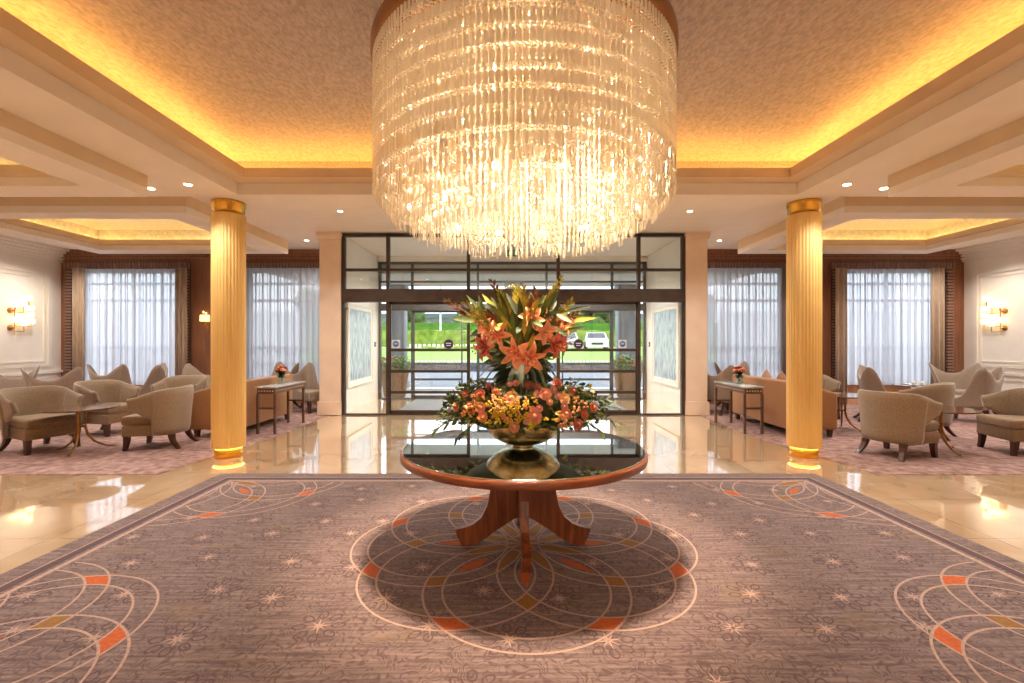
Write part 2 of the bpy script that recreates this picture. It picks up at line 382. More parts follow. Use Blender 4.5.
# ---------------------------------------------------------------- ceiling
S1, Z2 = 3.34, 3.74
ceil = empty('ceiling'); tag(ceil, kind='structure')
tr = {}
def tray(name_off, O, zb, zm, zt, zc, lip, rec, outer, boxtop, plaster, strip):
    # O opening, outer: outline of lower frame
    MB().ring(outer, O, zb, zm).build('ceiling_tray_frame', 'fascia' if False else 'soffit', ceil)
    I = (O[0]+lip, O[1]-lip, O[2]+lip, O[3]-lip); E = (O[0]-rec, O[1]+rec, O[2]-rec, O[3]+rec)
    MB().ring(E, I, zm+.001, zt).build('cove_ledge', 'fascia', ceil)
    E2 = (E[0]-.08, E[1]+.08, E[2]-.08, E[3]+.08)
    MB().ring(E2, E, zm+.001, zc).build('cove_upstand', plaster, ceil)
    MB().box(E2[0], E2[1], E2[2], E2[3], zc, zc+.06).build('ceiling_panel', plaster, ceil)
    a = .42 if lip > .15 else .20; SI = (I[0]-a, I[1]+a, I[2]-a, I[3]+a); SO = (SI[0]-.03, SI[1]+.03, SI[2]-.03, SI[3]+.03)
    MB().ring(SO, SI, zt+.001, zt+.02).build('cove_light_strip', strip, ceil)
    return E2
E2 = tray('main', (-3.5,3.5,-1.2,5.9), S1, 3.487, 3.606, 3.88, .2, .32, (-4.10,4.10,-1.7,6.55), S1, 'plaster', 'strip')
for s in (-1, 1):
    def R4(x0, x1, y0, y1):
        return (x0, x1, y0, y1) if s > 0 else (-x1, -x0, y0, y1)
    # front bay tray
    tray('front', R4(4.51,8.9,-.6,4.86), 3.107, 3.20, 3.29, 3.62, .1, .22, R4(4.10,9.3,-1.0,5.23), S1, 'tray_plaster', 'strip_tray')
    # box sides up to S1
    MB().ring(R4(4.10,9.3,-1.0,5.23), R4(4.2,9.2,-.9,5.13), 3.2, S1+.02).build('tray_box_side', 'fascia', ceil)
    a = R4(4.10,11.1,5.231,5.97); MB().box(a[0],a[1],a[2],a[3],S1,S1+.15).build('ceiling_slab','soffit',ceil)
    a = R4(9.301,11.1,-5.1,5.23); MB().box(a[0],a[1],a[2],a[3],S1,S1+.15).build('ceiling_slab','soffit',ceil)
    a = R4(4.10,9.3,-5.1,-1.0); MB().box(a[0],a[1],a[2],a[3],S1,S1+.15).build('ceiling_slab','soffit',ceil)
    # back bay tray
    tray('back', R4(5.42,8.8,7.5,10.05), 3.46, 3.56, 3.66, 3.93, .1, .2, R4(5.0,9.2,7.15,10.5), Z2, 'tray_plaster', 'strip_tray')
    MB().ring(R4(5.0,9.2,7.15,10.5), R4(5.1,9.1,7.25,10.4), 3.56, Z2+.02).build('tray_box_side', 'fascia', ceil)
    for a in (R4(9.201,11.1,5.971,11.6), R4(4.101,5.0,5.971,11.6), R4(5.0,9.2,5.971,7.15), R4(5.0,9.2,10.501,11.6)):
        MB().box(a[0],a[1],a[2],a[3],Z2,Z2+.1).build('ceiling_slab','soffit',ceil)
MB().box(-4.10,4.10,-5.1,-1.701,S1,S1+.15).build('ceiling_slab','soffit',ceil)
MB().box(-4.10,4.10,6.551,12.5,Z2,Z2+.1).build('ceiling_slab','soffit',ceil)
# roof void above so no sky leaks in
struct(MB().box(-11.3,11.3,-5.4,12.5,4.15,4.25), 'ceiling_deck', 'soffit')

# ---------------------------------------------------------------- walls
for s, nm in ((-1,'left'),(1,'right')):
    x0, x1 = (RX, RX+.2) if s > 0 else (-RX-.2, -RX)
    w = MB().box(x0, x1, RY0-.2, RY1+.2, -.1, 4.15)
    xi = RX*s; e = lambda t: (min(xi, xi-s*t), max(xi, xi-s*t))
    struct(w, 'wall_'+nm, 'white_wall')
    t = MB()
    def mold(y0, y1, z0, z1, wd, th):
        a, b_ = e(th)
        t.box(a, b_, y0, y1, z0, z0+wd); t.box(a, b_, y0, y1, z1-wd, z1)
        t.box(a, b_, y0, y0+wd, z0+wd, z1-wd); t.box(a, b_, y1-wd, y1, z0+wd, z1-wd)
    for (ya, yb) in ((8.6,11.2),(5.2,8.2),(1.6,4.8)):
        mold(ya, yb, .92, 3.14, .06, .045); mold(ya+.12, yb-.12, 1.04, 3.02, .03, .03)
        mold(ya, yb, .2, .68, .04, .02)
    a, b_ = e(.05); t.box(a, b_, RY0, RY1-.001, .76, .82)
    struct(t, 'trim_'+('1' if s < 0 else '2'), 'white_wall')
    c = MB()
    for i, (dz, th) in enumerate(((.0,.30),(.06,.22),(.12,.14),(.18,.08),(.24,.05))):
        a, b_ = e(th); c.box(a, b_, 5.98, RY1-.001, Z2-dz-.06, Z2-dz)
    struct(c, 'trim_'+('3' if s < 0 else '4'), 'white_wall')
    a, b_ = e(.03); struct(MB().box(a, b_, RY0, RY1-.001, 0.009, .15), 'baseboard_'+nm, 'white_wall')
struct(MB().box(-RX-.2, RX+.2, RY0-.2, RY0, -.1, 4.15), 'wall_front', 'white_wall')
# wood window wall, with openings
def wall_with_holes(name, xa, xb, holes):
    w = MB(); xs = sorted(holes); cur = xa
    for (h0, h1, z0, z1) in xs:
        w.box(cur, h0, 11.5, 11.75, 0, 4.15); w.box(h0, h1, 11.5, 11.75, z1, 4.15); w.box(h0, h1, 11.5, 11.75, 0, z0, 1); cur = h1
    w.box(cur, xb, 11.5, 11.75, 0, 4.15)
    struct(w, name, ['wood_wall','wainscot'])
SILL, HEAD = .50, 3.25
wall_with_holes('wall_back_left', -11.2, -3.97, [(-10.55,-8.05,SILL,HEAD),(-6.45,-3.99,SILL,HEAD)])
wall_with_holes('wall_back_right', 3.97, 11.2, [(4.0,6.6,SILL,HEAD),(8.0,10.45,SILL,HEAD)])
def window(n, h0, h1, f0, f1, wx):
    root = empty('window_%d' % n, (0,0,0)); tag(root, kind='structure')
    w = MB(); g = .2
    # ribbed architrave
    k = f0
    while k < f1-.02:
        w.box(k, k+.042, 11.44, 11.5, 3.27, 3.44); k += .075
    w.box(f0, f1, 11.485, 11.5, 3.25, 3.46, 1)
    for (a, b_) in ((f0, f0+.19), (f1-.19, f1)):
        if a < wx[0] or b_ > wx[1]: continue
        w.box(a, b_, 11.485, 11.5, .02, 3.25, 1); z = .04
        while z < 3.22: w.box(a+.02, b_-.02, 11.44, 11.49, z, z+.042); z += .075
    w.build('window_frame', ['dark_rib','leg_wood'], root)
    b_ = MB()
    for z in (SILL+.03, .97, 1.36, 2.52, 2.93, HEAD-.03): b_.box(h0, h1, 11.6, 11.65, z-.03, z+.03)
    nn = 2
    for i in range(nn+1):
        x = h0+(h1-h0)*i/nn; b_.box(x-.012, x+.012, 11.6, 11.65, SILL, HEAD)
    b_.build('window_bars', 'outer_metal', root)
    MB().box(h0, h1, 11.62, 11.63, SILL, HEAD).build('window_pane', 'glass', root)
    MB().box(h0-.05 if h0-.05 > wx[0] else h0, h1+.05 if h1+.05 < wx[1] else h1, 11.42, 11.6, SILL-.04, SILL-.001).build('window_sill', 'white_wall', root)
window(1, -10.55, -8.05, -10.88, -7.83, (-11,-7.6)); window(2, -6.45, -3.99, -6.62, -3.98, (-6.7,-3.98))
window(3, 4.0, 6.6, 3.98, 6.8, (3.98,6.9)); window(4, 8.0, 10.45, 7.76, 10.72, (7.5,11))
sk = MB()
for (a, b_) in ((-11,-3.98),(3.98,11)):
    sk.box(a, b_, 11.47, 11.5, .009, .14); sk.box(a, b_, 11.48, 11.5, .2, .24)
struct(sk, 'baseboard_back', 'wainscot')
sk = MB()
for (a, b_) in ((-10.97,-3.98),(3.98,10.97)):
    sk.box(a, b_, 11.40, 11.5, 3.60, 3.74); sk.box(a, b_, 11.44, 11.5, 3.54, 3.60)
struct(sk, 'trim_5', 'wood_wall')
def curtain(name, x0, x1, y, z0, z1, mat, label, cat, group=None, fold=.085, amp=.045):
    n = int((x1-x0)/fold*14)+8; vs = []; ph = random.uniform(0,6)
    for i in range(n+1):
        x = x0+(x1-x0)*i/n; u = (x-x0)/fold
        yy = y + amp*math.sin(u*2*PI/1.0*.5+ph+1.3*math.sin(u*.37+ph)) + amp*.35*math.sin(u*2.3+ph)
        xx = x + (.034*math.sin(u*2*PI+ph*1.7+.8*math.sin(u*.6)) if mat == 'sheer' else 0)
        vs += [(xx, yy, z0), (xx+.004*math.sin(u*1.7), y+(yy-y)*.85, (z0+z1)/2), (xx, y+(yy-y)*.6, z1)]
    fs = []
    for i in range(n): fs += [(i*3, i*3+3, i*3+4, i*3+1), (i*3+1, i*3+4, i*3+5, i*3+2)]
    o = MB().add(vs, fs, 0, True).build(name, mat)
    if mat != 'sheer':
        md = o.modifiers.new('thickness', 'SOLIDIFY'); md.thickness = .006
    return tag(o, label, cat, group)
SG = 'sheer white curtains across the lounge windows'
curtain('sheer_curtain', -10.35, -7.98, 11.36, .47, 3.26, 'sheer', 'sheer white curtain over the leftmost window, beside the cream left wall', 'curtain', SG)
curtain('sheer_curtain', -6.42, -3.95, 11.36, .47, 3.28, 'sheer', 'sheer white curtain between the left gold column and the glass entrance', 'curtain', SG)
curtain('sheer_curtain', 4.0, 6.5, 11.36, .47, 3.28, 'sheer', 'sheer white curtain between the glass entrance and the right gold column', 'curtain', SG)
curtain('sheer_curtain', 7.9, 10.12, 11.36, .47, 3.26, 'sheer', 'sheer white curtain over the rightmost window, beside the cream right wall', 'curtain', SG)
DG = 'heavy drapes beside the lounge windows'
for (a, b_, mt, lb) in ((-10.52,-10.2,'drape','beige floor length drape on the left side of the leftmost window'),
    (-8.04,-7.78,'drape','beige floor length drape on the right side of the leftmost window'),
    (-6.52,-6.38,'drape_dark','dark grey drape at the left edge of the window just right of the left column'),
    (-4.14,-3.99,'drape_dark','dark grey drape squeezed against the stone pilaster left of the entrance'),
    (6.44,6.66,'drape_dark','dark drape beside the left edge of the right gold column'),
    (7.7,7.98,'drape','beige drape on the left side of the rightmost window'),
    (9.97,10.32,'drape','beige floor length drape on the right side of the rightmost window')):
    curtain('drape', a, b_, 11.26, .02, 3.27, mt, lb, 'drape', DG, fold=.06, amp=.025)

# pilasters + vestibule walls
for s, nm in ((-1,'left'),(1,'right')):
    x0, x1 = (3.53, 3.97) if s > 0 else (-3.97, -3.53)
    w = MB().box(x0, x1, 9.66, 12.5, 0, Z2)
    struct(w, 'wall_entrance_'+nm, 'pilaster')
    t = MB()
    e = .02
    t.box(x0-e if s>0 else x0-e, x1+e, 9.6, 9.66, 0.009, .28); t.box(x0-e, x1+e, 9.6, 9.66, 3.60, Z2); t.box(x0-.035, x1+.035, 9.58, 9.66, 3.66, Z2)
    struct(t, 'trim_'+('6' if s<0 else '7'), 'pilaster')
    # white lining with framed pale panel
    xi = 3.53*s
    a, b_ = sorted((xi, xi-s*.012)); struct(MB().box(a, b_, 9.78, 12.34, 0.001, 3.70), 'wall_vestibule_'+nm, 'white_wall')
    p = empty('wall_panel', (xi-s*.012, 10.9, 0)); 
    tag(p, 'white framed panel of pale blue grey marbling on the %s vestibule wall' % nm, 'panel')
    q = MB(); xa, xb = sorted((0, -s*.035))
    for k, (w_, th) in enumerate(((.05,.035),(.09,.02))):
        xa, xb = sorted((0, -s*th)); A = (-.92-(.0 if k else .0), .92); 
        y0, y1, z0, z1 = -.92+k*.05, .92-k*.05, .52+k*.05, 2.36-k*.05
        q.box(xa, xb, y0, y1, z0, z0+w_); q.box(xa, xb, y0, y1, z1-w_, z1); q.box(xa, xb, y0, y0+w_, z0+w_, z1-w_); q.box(xa, xb, y1-w_, y1, z0+w_, z1-w_)
    q.build('panel_frame', 'white_wall', p)
    xa, xb = sorted((0, -s*.01)); MB().box(xa, xb, -.79, .79, .65, 2.23).build('marbled_panel', 'marble_panel', p)
    xa, xb = sorted((0, -s*.02)); h = empty('wall_switch', (xi-s*.012, 12.08, 0)); tag(h, 'small dark wall switch on the %s vestibule wall' % nm, 'switch')
    MB().rbox(xa, xb, -.04, .04, 1.38, 1.50, .006).build('switch_plate', 'black', h); MB().rbox(xa*1.4, xb*1.4, -.012, .012, 1.42, 1.46, .003).build('switch_button', 'sticker', h)

# ---------------------------------------------------------------- entrance screens
def screen(n, y, mat, posts, levels, header, leaf_ranges, bars, pw, top):
    root = empty('door_%d' % n, (0,y,0)); tag(root, kind='structure')
    fr = MB(); X0, X1 = posts[0], posts[-1]
    for x in posts: fr.box(x-pw, x+pw, -.05, .05, 0, top)
    for z in levels: fr.box(X0, X1, -.045, .045, z-pw*.8, z+pw*.8)
    fr.box(X0, X1, -.05, .05, top-.06, top)
    fr.build('door_frame', mat, root)
    MB().box(X0, X1, -.11, .11, header[0], header[1]).build('door_header', mat, root)
    th = MB().box(X0, X1, -.06, .06, .001, .03).build('threshold', mat, root)
    for (a, b_, yo, bz) in leaf_ranges:
        lf = MB()
        lf.box(a, a+.04, yo-.02, yo+.02, .03, header[0]); lf.box(b_-.04, b_, yo-.02, yo+.02, .03, header[0])
        for z in bz: lf.box(a, b_, yo-.025, yo+.025, z-.028, z+.028)
        lf.box(a, b_, yo-.02, yo+.02, .03, .10); lf.box(a, b_, yo-.02, yo+.02, header[0]-.05, header[0])
        l = lf.build('sliding_leaf', mat, root); MB().box(a, b_, yo-.004, yo+.004, .03, header[0]).build('leaf_glass', 'glass', l)
    for i in range(len(posts)-1):
        a, b_ = posts[i], posts[i+1]
        MB().box(a+pw, b_-pw, -.004, .004, header[1], top-.06).build('transom_glass', 'glass', root)
        if i in (0, len(posts)-2): MB().box(a+pw, b_-pw, -.004, .004, .03, header[0]).build('sidelight_glass', 'glass', root)
    return root
screen(1, 9.7, 'frame_metal', (-3.48,-2.57,-.92,.92,2.57,3.48), (2.98,), (2.32,2.58), ((-2.55,-.9,0,(1.335,.90,.47)),(.9,2.55,0,(1.335,.90,.47))), None, .033, 3.72)
screen(2, 12.4, 'outer_metal', (-3.47,-2.62,-.90,.90,2.62,3.47), (3.08,), (2.32,2.50), ((-2.6,-1.3,0,(.93,.52)),(1.3,2.6,0,(.93,.52)),(-.9,0,.05,(.93,.52)),(0,.9,.05,(.93,.52))), None, .03, 3.6)
struct(MB().box(-3.97,3.97,12.3,12.5,3.6,4.15), 'wall_over_door', 'white_wall')
o = MB().rbox(-2.5,2.5,9.95,12.25,.001,.014,.004).build('entrance_mat', 'mat'); tag(o, 'grey entrance mat on the floor between the two glass screens', 'mat')
# stickers on the sliding leaves
SGp = 'round blue stickers on the glass doors'
for (px, kind, lb) in ((448.5,0,'round navy sticker on the left sliding glass door'),(578.5,0,'round navy sticker on the right sliding glass door'),
                       (395.7,1,'white square sticker with blue disc beside the left door post'),(622.6,1,'white square sticker with blue disc beside the right door post')):
    p = W(px, 344, 9.68); q = MB(); RX90 = Matrix.Rotation(PI/2, 4, 'X')
    root = empty('door_sticker', (p.x, 9.692, p.z)); tag(root, lb, 'sticker', SGp)
    if kind:
        MB().box(-.085,.085,-.002,0,-.085,.085).build('backing', 'sticker', root)
        MB().lathe([(.062,0),(.062,.003)], M4=Matrix.Translation((0,-.002,0)) @ RX90, seg=24).build('disc', 'blue', root)
        MB().box(-.04,.04,-.008,-.0055,-.006,.008).box(-.03,.03,-.008,-.0055,.018,.026).build('lettering', 'sticker', root)
    else:
        MB().lathe([(.105,0),(.105,.002)], M4=RX90, seg=28).build('backing', 'cushion', root)
        MB().lathe([(.092,0),(.092,.003)], M4=Matrix.Translation((0,-.002,0)) @ RX90, seg=28).build('disc', 'navy', root)
        MB().box(-.055,.055,-.008,-.0055,.005,.022).box(-.045,.045,-.008,-.0055,-.038,-.024).build('lettering', 'sticker', root)
# ---------------------------------------------------------------- outside
struct(MB().box(-60,60,11.8,14.9,-.12,-.02).box(-3.97,3.97,12.45,14.9,-.02,-.005), 'ground_paving', 'paving')
struct(MB().box(-60,60,14.9,15.5,-.12,.02), 'trim_8', 'kerb')
struct(MB().box(-60,60,15.5,24.3,-.12,-.03), 'ground_road', 'asphalt')
g = MB(); 
g.add([(-60,24.6,.42),(60,24.6,.42),(60,43,.95),(-60,43,.95),(-60,110,1.0),(60,110,1.0)], [(0,1,2,3),(3,2,5,4)])
struct(g, 'ground_lawn', 'grass')
for s_ in (-1,1):
    a_, b_ = sorted((9.6*s_, 40*s_)); struct(MB().box(a_, b_, 21.5, 21.8, -.03, 2.9), 'wall_added_'+('left' if s_ < 0 else 'right'), 'stone_white')  # pale walls added to keep the lawn's green out of the sheers
sw = empty('stone_wall', (0,24.45,-.03)); tag(sw, 'low grey stone wall topped with white stones beyond the road', 'wall')
MB().rbox(-30,30,-.15,.15,0,.46,.03).build('wall_body', 'stone', sw)
cap = None
for k in range(72):
    x = -6.9+k*.195
    if cap is None: c = cap = MB().rbox(-.055,.055,-.07,.07,0,.11,.02,seg=1).build('capping_stone', 'stone_white', sw)
    else: c = cap.copy(); C.objects.link(c); c.parent = sw
    c.location = (x, 0, .46)
pf = empty('picket_edging', (0,42.5,.93)); tag(pf, 'row of small white pickets along the foot of the hedge', 'fence')
MB().box(-22,22,-.03,.03,.06,.12).build('rail', 'stone_white', pf); cap = None
for k in range(44):
    x = -9.3+k*.42
    if cap is None: c = cap = MB().rbox(-.12,.12,-.05,.05,0,.34,.02,seg=1).build('picket', 'stone_white', pf)
    else: c = cap.copy(); C.objects.link(c); c.parent = pf
    c.location = (x, 0, .02)
def hedge(x0, x1, y0, y1, z0, z1, mat, label, step=.5):
    nx, nz = int((x1-x0)/step), max(3, int((z1-z0)/step*1.4)); vs = []; ring = []
    prof = [(y0, z0+(z1-z0)*j/nz) for j in range(nz+1)]+[(y0+(y1-y0)*j/3, z1) for j in (1,2,3)]+[(y1, z0)]
    for i in range(nx+1):
        x = x0+(x1-x0)*i/nx
        for (yy, z) in prof:
            nn = mnoise.noise(Vector((x*1.3, yy, z*1.7)))*.14; vs.append((x, yy-nn, z+(nn if z > z0+.1 else 0)))
    P = len(prof); fs = [(i*P+j, (i+1)*P+j, (i+1)*P+j+1, i*P+j+1) for i in range(nx) for j in range(P-1)]
    fs += [tuple(range(P)), tuple(reversed(range(nx*P, nx*P+P)))]
    return tag(MB().add(vs, fs, 0, False).build('hedge', mat), label, 'hedge', 'clipped hedges beyond the lawn')
hedge(-34, 34, 43, 46, .9, 2.55, 'hedge', 'long clipped yellow green hedge behind the lawn')
hedge(-45, 45, 56, 58, .9, 3.75, 'hedge_dark', 'taller deep green hedge behind the yellow green one')
sb = empty('garden_mound', (0,0,0)); tag(sb, 'low rounded green bed at the back of the lawn in front of the hedge', 'shrub bed')
mb = MB()
for k in range(16):
    x = -7+k*.62+random.uniform(-.2,.2)
    if abs(x) < 1.4: continue
    mb.ball((x, 40.5+random.uniform(-.4,.4), .9), random.uniform(.35,.6), sub=2, sq=(1.2,1,.6))
mb.build('bed_foliage', 'hedge', sb)
def tree(x, y, z0, zc, r, label, seed):
    root = empty('tree', (x,y,z0)); tag(root, label, 'tree', 'trees behind the hedges')
    MB().tube([(0,0,0),(.1,0,(zc-z0)*.5),(0,.1,zc-z0)], [.3,.22,.14]).build('trunk', 'leg_wood', root)
    rd = random.Random(seed); mb = MB()
    for k in range(26):
        a, e_ = rd.uniform(0,2*PI), rd.uniform(-.7,1.2); q = rd.uniform(.35,.85)*r
        p = Vector((q*math.cos(a)*math.cos(e_), q*math.sin(a)*math.cos(e_), zc-z0+q*math.sin(e_)*.8)); rr = rd.uniform(.22,.42)*r
        n0 = len(mb.v); mb.ball(p, rr, sub=2)
        for i in range(n0, len(mb.v)):
            v = Vector(mb.v[i]); mb.v[i] = tuple(v + (v-p)*mnoise.noise(v*2.2)*.7)
    for i in range(500):
        a, e_ = rd.uniform(0,2*PI), rd.uniform(-.7,1.4); p = Vector((r*math.cos(a)*math.cos(e_)*.95, r*math.sin(a)*math.cos(e_)*.95, zc-z0+r*math.sin(e_)*.8))
        mb.leaf(p, (math.cos(a*3), math.sin(a*2), rd.uniform(-.5,.8)), (0,0,1), .35, .2)
    mb.build('crown', 'tree', root)
tree(11.2, 62, .9, 5.0, 2.9, 'bushy green tree seen through the doors right of the lilies', 1)
tree(-13.6, 64, .9, 5.2, 2.2, 'green tree seen through the doors beside the left grey porch pillar', 2)
tree(-6.2, 68, .9, 4.6, 1.6, 'small hazy tree left of the flower arrangement beyond the hedges', 3)
tree(24, 66, .9, 5.5, 4, 'broad tree far right outside behind the sheer curtains', 4)
tree(-26, 66, .9, 5.5, 4, 'broad tree far left outside behind the sheer curtains', 5)
fb = empty('distant_building', (0,95,1)); tag(fb, 'long low pale grey building on the horizon beyond the hedges', 'building')
MB().box(-40,30,0,8,0,5.3).build('building_wall', 'far_wall', fb); MB().box(-41,31,-.5,8.5,5.3,6.2).build('building_roof', 'far_roof', fb)
for k in range(18):
    MB().box(-25+k*2.4,-23.6+k*2.4,-.05,0,3.4,4.6).build('building_window', 'outer_metal', fb)
fp = empty('flag_pole', (W(440.5,333,50).x,50,1)); tag(fp, 'tall white pole with a magenta board outside left of the lilies', 'pole')
MB().tube([(0,0,0),(0,0,6.5)], .09).build('pole', 'stone_white', fp)
bd = MB().box(-.72,-.09,-.03,.03,4.55,5.05).build('sign_board', 'magenta', fp); bd['label'] = 'magenta sign board'
MB().box(-.5,-.3,-.045,-.03,4.72,4.88).build('sign_mark', 'stone_white', bd)
# porch
for s, lb in ((-1,'left'),(1,'right')):
    p = empty('porch_pillar', (3.66*s, 15.2, 0)); tag(p, 'square grey porch pillar outside on the %s of the entrance' % lb, 'pillar', 'grey porch pillars')
    MB().rbox(-.26,.26,-.26,.26,-.02,3.3,.02,seg=1).build('pillar_shaft', 'pillar_grey', p)
    MB().rbox(-.32,.32,-.32,.32,-.02,.25,.02,seg=1).build('pillar_base', 'pillar_grey', p)
    MB().box(-.3,.3,-.3,.3,3.15,3.3).build('pillar_cap', 'pillar_grey', p)
struct(MB().box(-6.5,6.5,12.55,15.5,3.32,3.75), 'ceiling_porch', 'canopy')
p = empty('porch_column', (W(512.5,300,14.2).x, 14.4, 0)); tag(p, 'round cream column outside directly behind the tall flowers', 'column')
MB().lathe([(.24,.02),(.24,.1),(.2,.14),(.2,3.1),(.24,3.14),(.26,3.3)], seg=28).build('column_shaft', 'porch_column', p)
MB().lathe([(.3,-.02),(.3,.06),(.25,.1)], seg=28).build('column_base', 'porch_column', p)
es = empty('exit_sign', (W(513,253,11.3).x, 11.3, W(513,253,11.3).z)); tag(es, 'small green emergency exit sign hanging high behind the glass above the tall flowers', 'sign')
MB().rbox(-.19,.19,-.02,.02,-.08,.08,.01,seg=1).build('sign_panel', 'green_sign', es)
q = MB().ball((-.07,-.025,.045),.016,sub=1); q.tube([(-.07,-.025,.03),(-.08,-.025,-.01),(-.06,-.025,-.055)],.008).tube([(-.08,-.025,-.01),(-.11,-.025,-.05)],.008).tube([(-.10,-.025,.01),(-.07,-.025,.02),(-.04,-.025,0)],.006)
q.box(.04,.10,-.027,-.02,-.055,.055); q.build('sign_pictogram', 'sticker', es)
MB().tube([(0,0,.08),(0,0,Z2-es.location.z)], .008).build('sign_rod', 'frame_metal', es)
# planters
def planter(x, y, label, seed):
    rd = random.Random(seed); root = empty('wicker_planter', (x,y,0)); tag(root, label, 'planter', 'wicker planters outside the entrance')
    q = MB(); prof = [(.27,0)]
    for i in range(22):
        z = .02+i*.032; prof += [(.28+.10*(i/22)+(.012 if i % 2 else 0), z)]
    prof += [(.41,.72),(.40,.74),(.36,.73),(.34,.62)]
    q.lathe(prof, seg=40, flute=lambda k: 1+.02*(k % 2)); q.build('basket', 'wicker', root)
    lf = MB(); fl = MB()
    for i in range(520):
        a, e_, q_ = rd.uniform(0,2*PI), rd.uniform(.05,1.5), rd.uniform(.1,.42)
        p = Vector((q_*math.cos(a)*math.cos(e_*.6), q_*math.sin(a)*math.cos(e_*.6), .70+q_*math.sin(e_)*1.0))
        lf.leaf(p, (math.cos(a), math.sin(a), rd.uniform(-.1,.9)), (0,0,1), .12, .07)
    for i in range(34):
        a, q_ = rd.uniform(0,2*PI), rd.uniform(.08,.44); p = (q_*math.cos(a), q_*math.sin(a), .84+rd.uniform(.0,.30)*(1-q_))
        fl.ball(p, .034, sub=1)
    lf.build('foliage', 'leaf_bright', root); fl.build('blossoms', 'pink_flower', root)
planter(-3.22, 12.95, 'wicker planter of pink flowers outside the left glass door', 1)
planter(3.18, 12.95, 'wicker planter of pink flowers outside the right glass door', 2)
# cars
def car(x, y, z, rz, paint, label):
    root = empty('car', (x,y,z), rz); tag(root, label, 'car')
    prof = [(-2.1,.25),(-2.15,.65),(-1.9,.85),(-1.1,.95),(-.45,1.42),(.9,1.45),(1.6,1.0),(2.1,.95),(2.15,.4),(2.1,.25)]
    vs = []
    for (sx, ins) in ((-1,0),(1,0)):
        for (yy, zz) in prof: vs.append((sx*(.88-(.16 if zz > 1.2 else 0)), yy, zz))
    n = len(prof); fs = [tuple(range(n)), tuple(reversed(range(n,2*n)))]+[(i,n+i,n+(i+1)%n,(i+1)%n) for i in range(n)]
    MB().add(vs, fs).build('car_body', paint, root)
    g = MB(); g.add([(-.76,-1.13,.98),(.76,-1.13,.98),(.66,-.50,1.39),(-.66,-.50,1.39)], [(0,1,2,3)])
    g.add([(-.895,-.9,.98),(-.895,1.3,1.0),(-.74,.9,1.38),(-.74,-.4,1.38)], [(0,1,2,3)]); g.add([(.895,-.9,.98),(.895,1.3,1.0),(.74,.9,1.38),(.74,-.4,1.38)], [(3,2,1,0)])
    g.build('car_windows', 'car_glass', root)
    MB().rbox(-.45,.45,-2.2,-2.1,.45,.62,.02,seg=1).build('grille', 'black', root)
    for sx in (-1,1):
        MB().ball((sx*.68,-2.08,.66), .12, sub=2, sq=(1,.5,.7)).build('headlight', 'sticker', root)
        for yy in (-1.35,1.35):
            RY = Matrix.Translation((sx*.82,yy,.32)) @ Matrix.Rotation(PI/2,4,'Y')
            MB().lathe([(.2,-.1),(.32,-.1),(.32,.1),(.2,.1)], seg=20, M4=RY).build('wheel', 'black', root)
car(W(596,340,39).x, 39.2, .85, -.12, 'car_white', 'white car parked beyond the lawn right of the lilies')
car(W(567.5,340,39).x, 39.2, .85, -.15, 'car_silver', 'pale silver car partly hidden behind the lilies beyond the lawn')

# ---------------------------------------------------------------- columns
def column(x, label):
    root = empty('column', (x, 6.22, 0)); tag(root, label, 'column', 'fluted gold columns')
    fl = lambda k: (1, .985, .95, .985)[k % 4]
    MB().lathe([(.197,.125),(.202,.135),(.202,3.16),(.197,3.17)], seg=128, flute=fl).build('shaft', 'gold_shaft', root)
    MB().lathe([(.158,.0),(.165,.004),(.165,.126)], seg=48).build('base_ring', 'gold_ring', root)
    MB().lathe([(.17,3.165),(.17,3.20),(.19,3.205),(.19,3.28),(.20,3.285),(.20,S1-.001),(.17,S1-.001)], seg=48).build('capital_ring', 'gold_ring', root)
    MB().lathe([(.167,.119),(.176,.119),(.176,.124),(.167,.124)], seg=48).build('base_light_strip', 'col_led', root)
    return root
column(-3.79, 'fluted gold column left of the rug, in front of the left sofa')
column(3.79, 'fluted gold column right of the rug, in front of the right sofa')
# ---------------------------------------------------------------- round centre table
TX, TY = 0.0, 3.49
t = empty('round_table', (TX,TY,0)); tag(t, 'large round walnut table with mirrored top and crossed curved legs on the rug', 'table')
MB().lathe([(.82,.672),(.885,.676),(.888,.70),(.885,.724),(.86,.727)], seg=96).build('table_rim', 'walnut_edge', t)
MB().lathe([(.86,.7272),(.872,.7275),(.872,.732),(.868,.7335)], seg=96).build('mirrored_top', 'mirror_top', t)
prof = [(.0,.672),(.30,.672),(.262,.60),(.243,.50),(.242,.40),(.262,.30),(.305,.215),(.365,.165),(.43,.140),(.50,.128),(.475,.06),(.452,0),(.362,0),(.30,.045),(.18,.13),(.06,.205),(.0,.215)]
def leg_mb():
    n = len(prof); th = .029; vs = [(r, sgn*th, z+(.0145 if z == 0 else 0)) for sgn in (-1,1) for r, z in prof]
    # split into quads across profile for shading safety
    fs = [tuple(range(n)), tuple(reversed(range(n,2*n)))]+[(i,n+i,n+(i+1)%n,(i+1)%n) for i in range(n)]
    return MB().add(vs, fs)
for k in range(4):
    l = leg_mb().build('leg', 'walnut', t); l.rotation_euler = (0,0,-PI/2+.02+k*PI/2)
MB().box(-.034,.034,-.034,.034,.21,.671).build('centre_post', 'walnut', t)

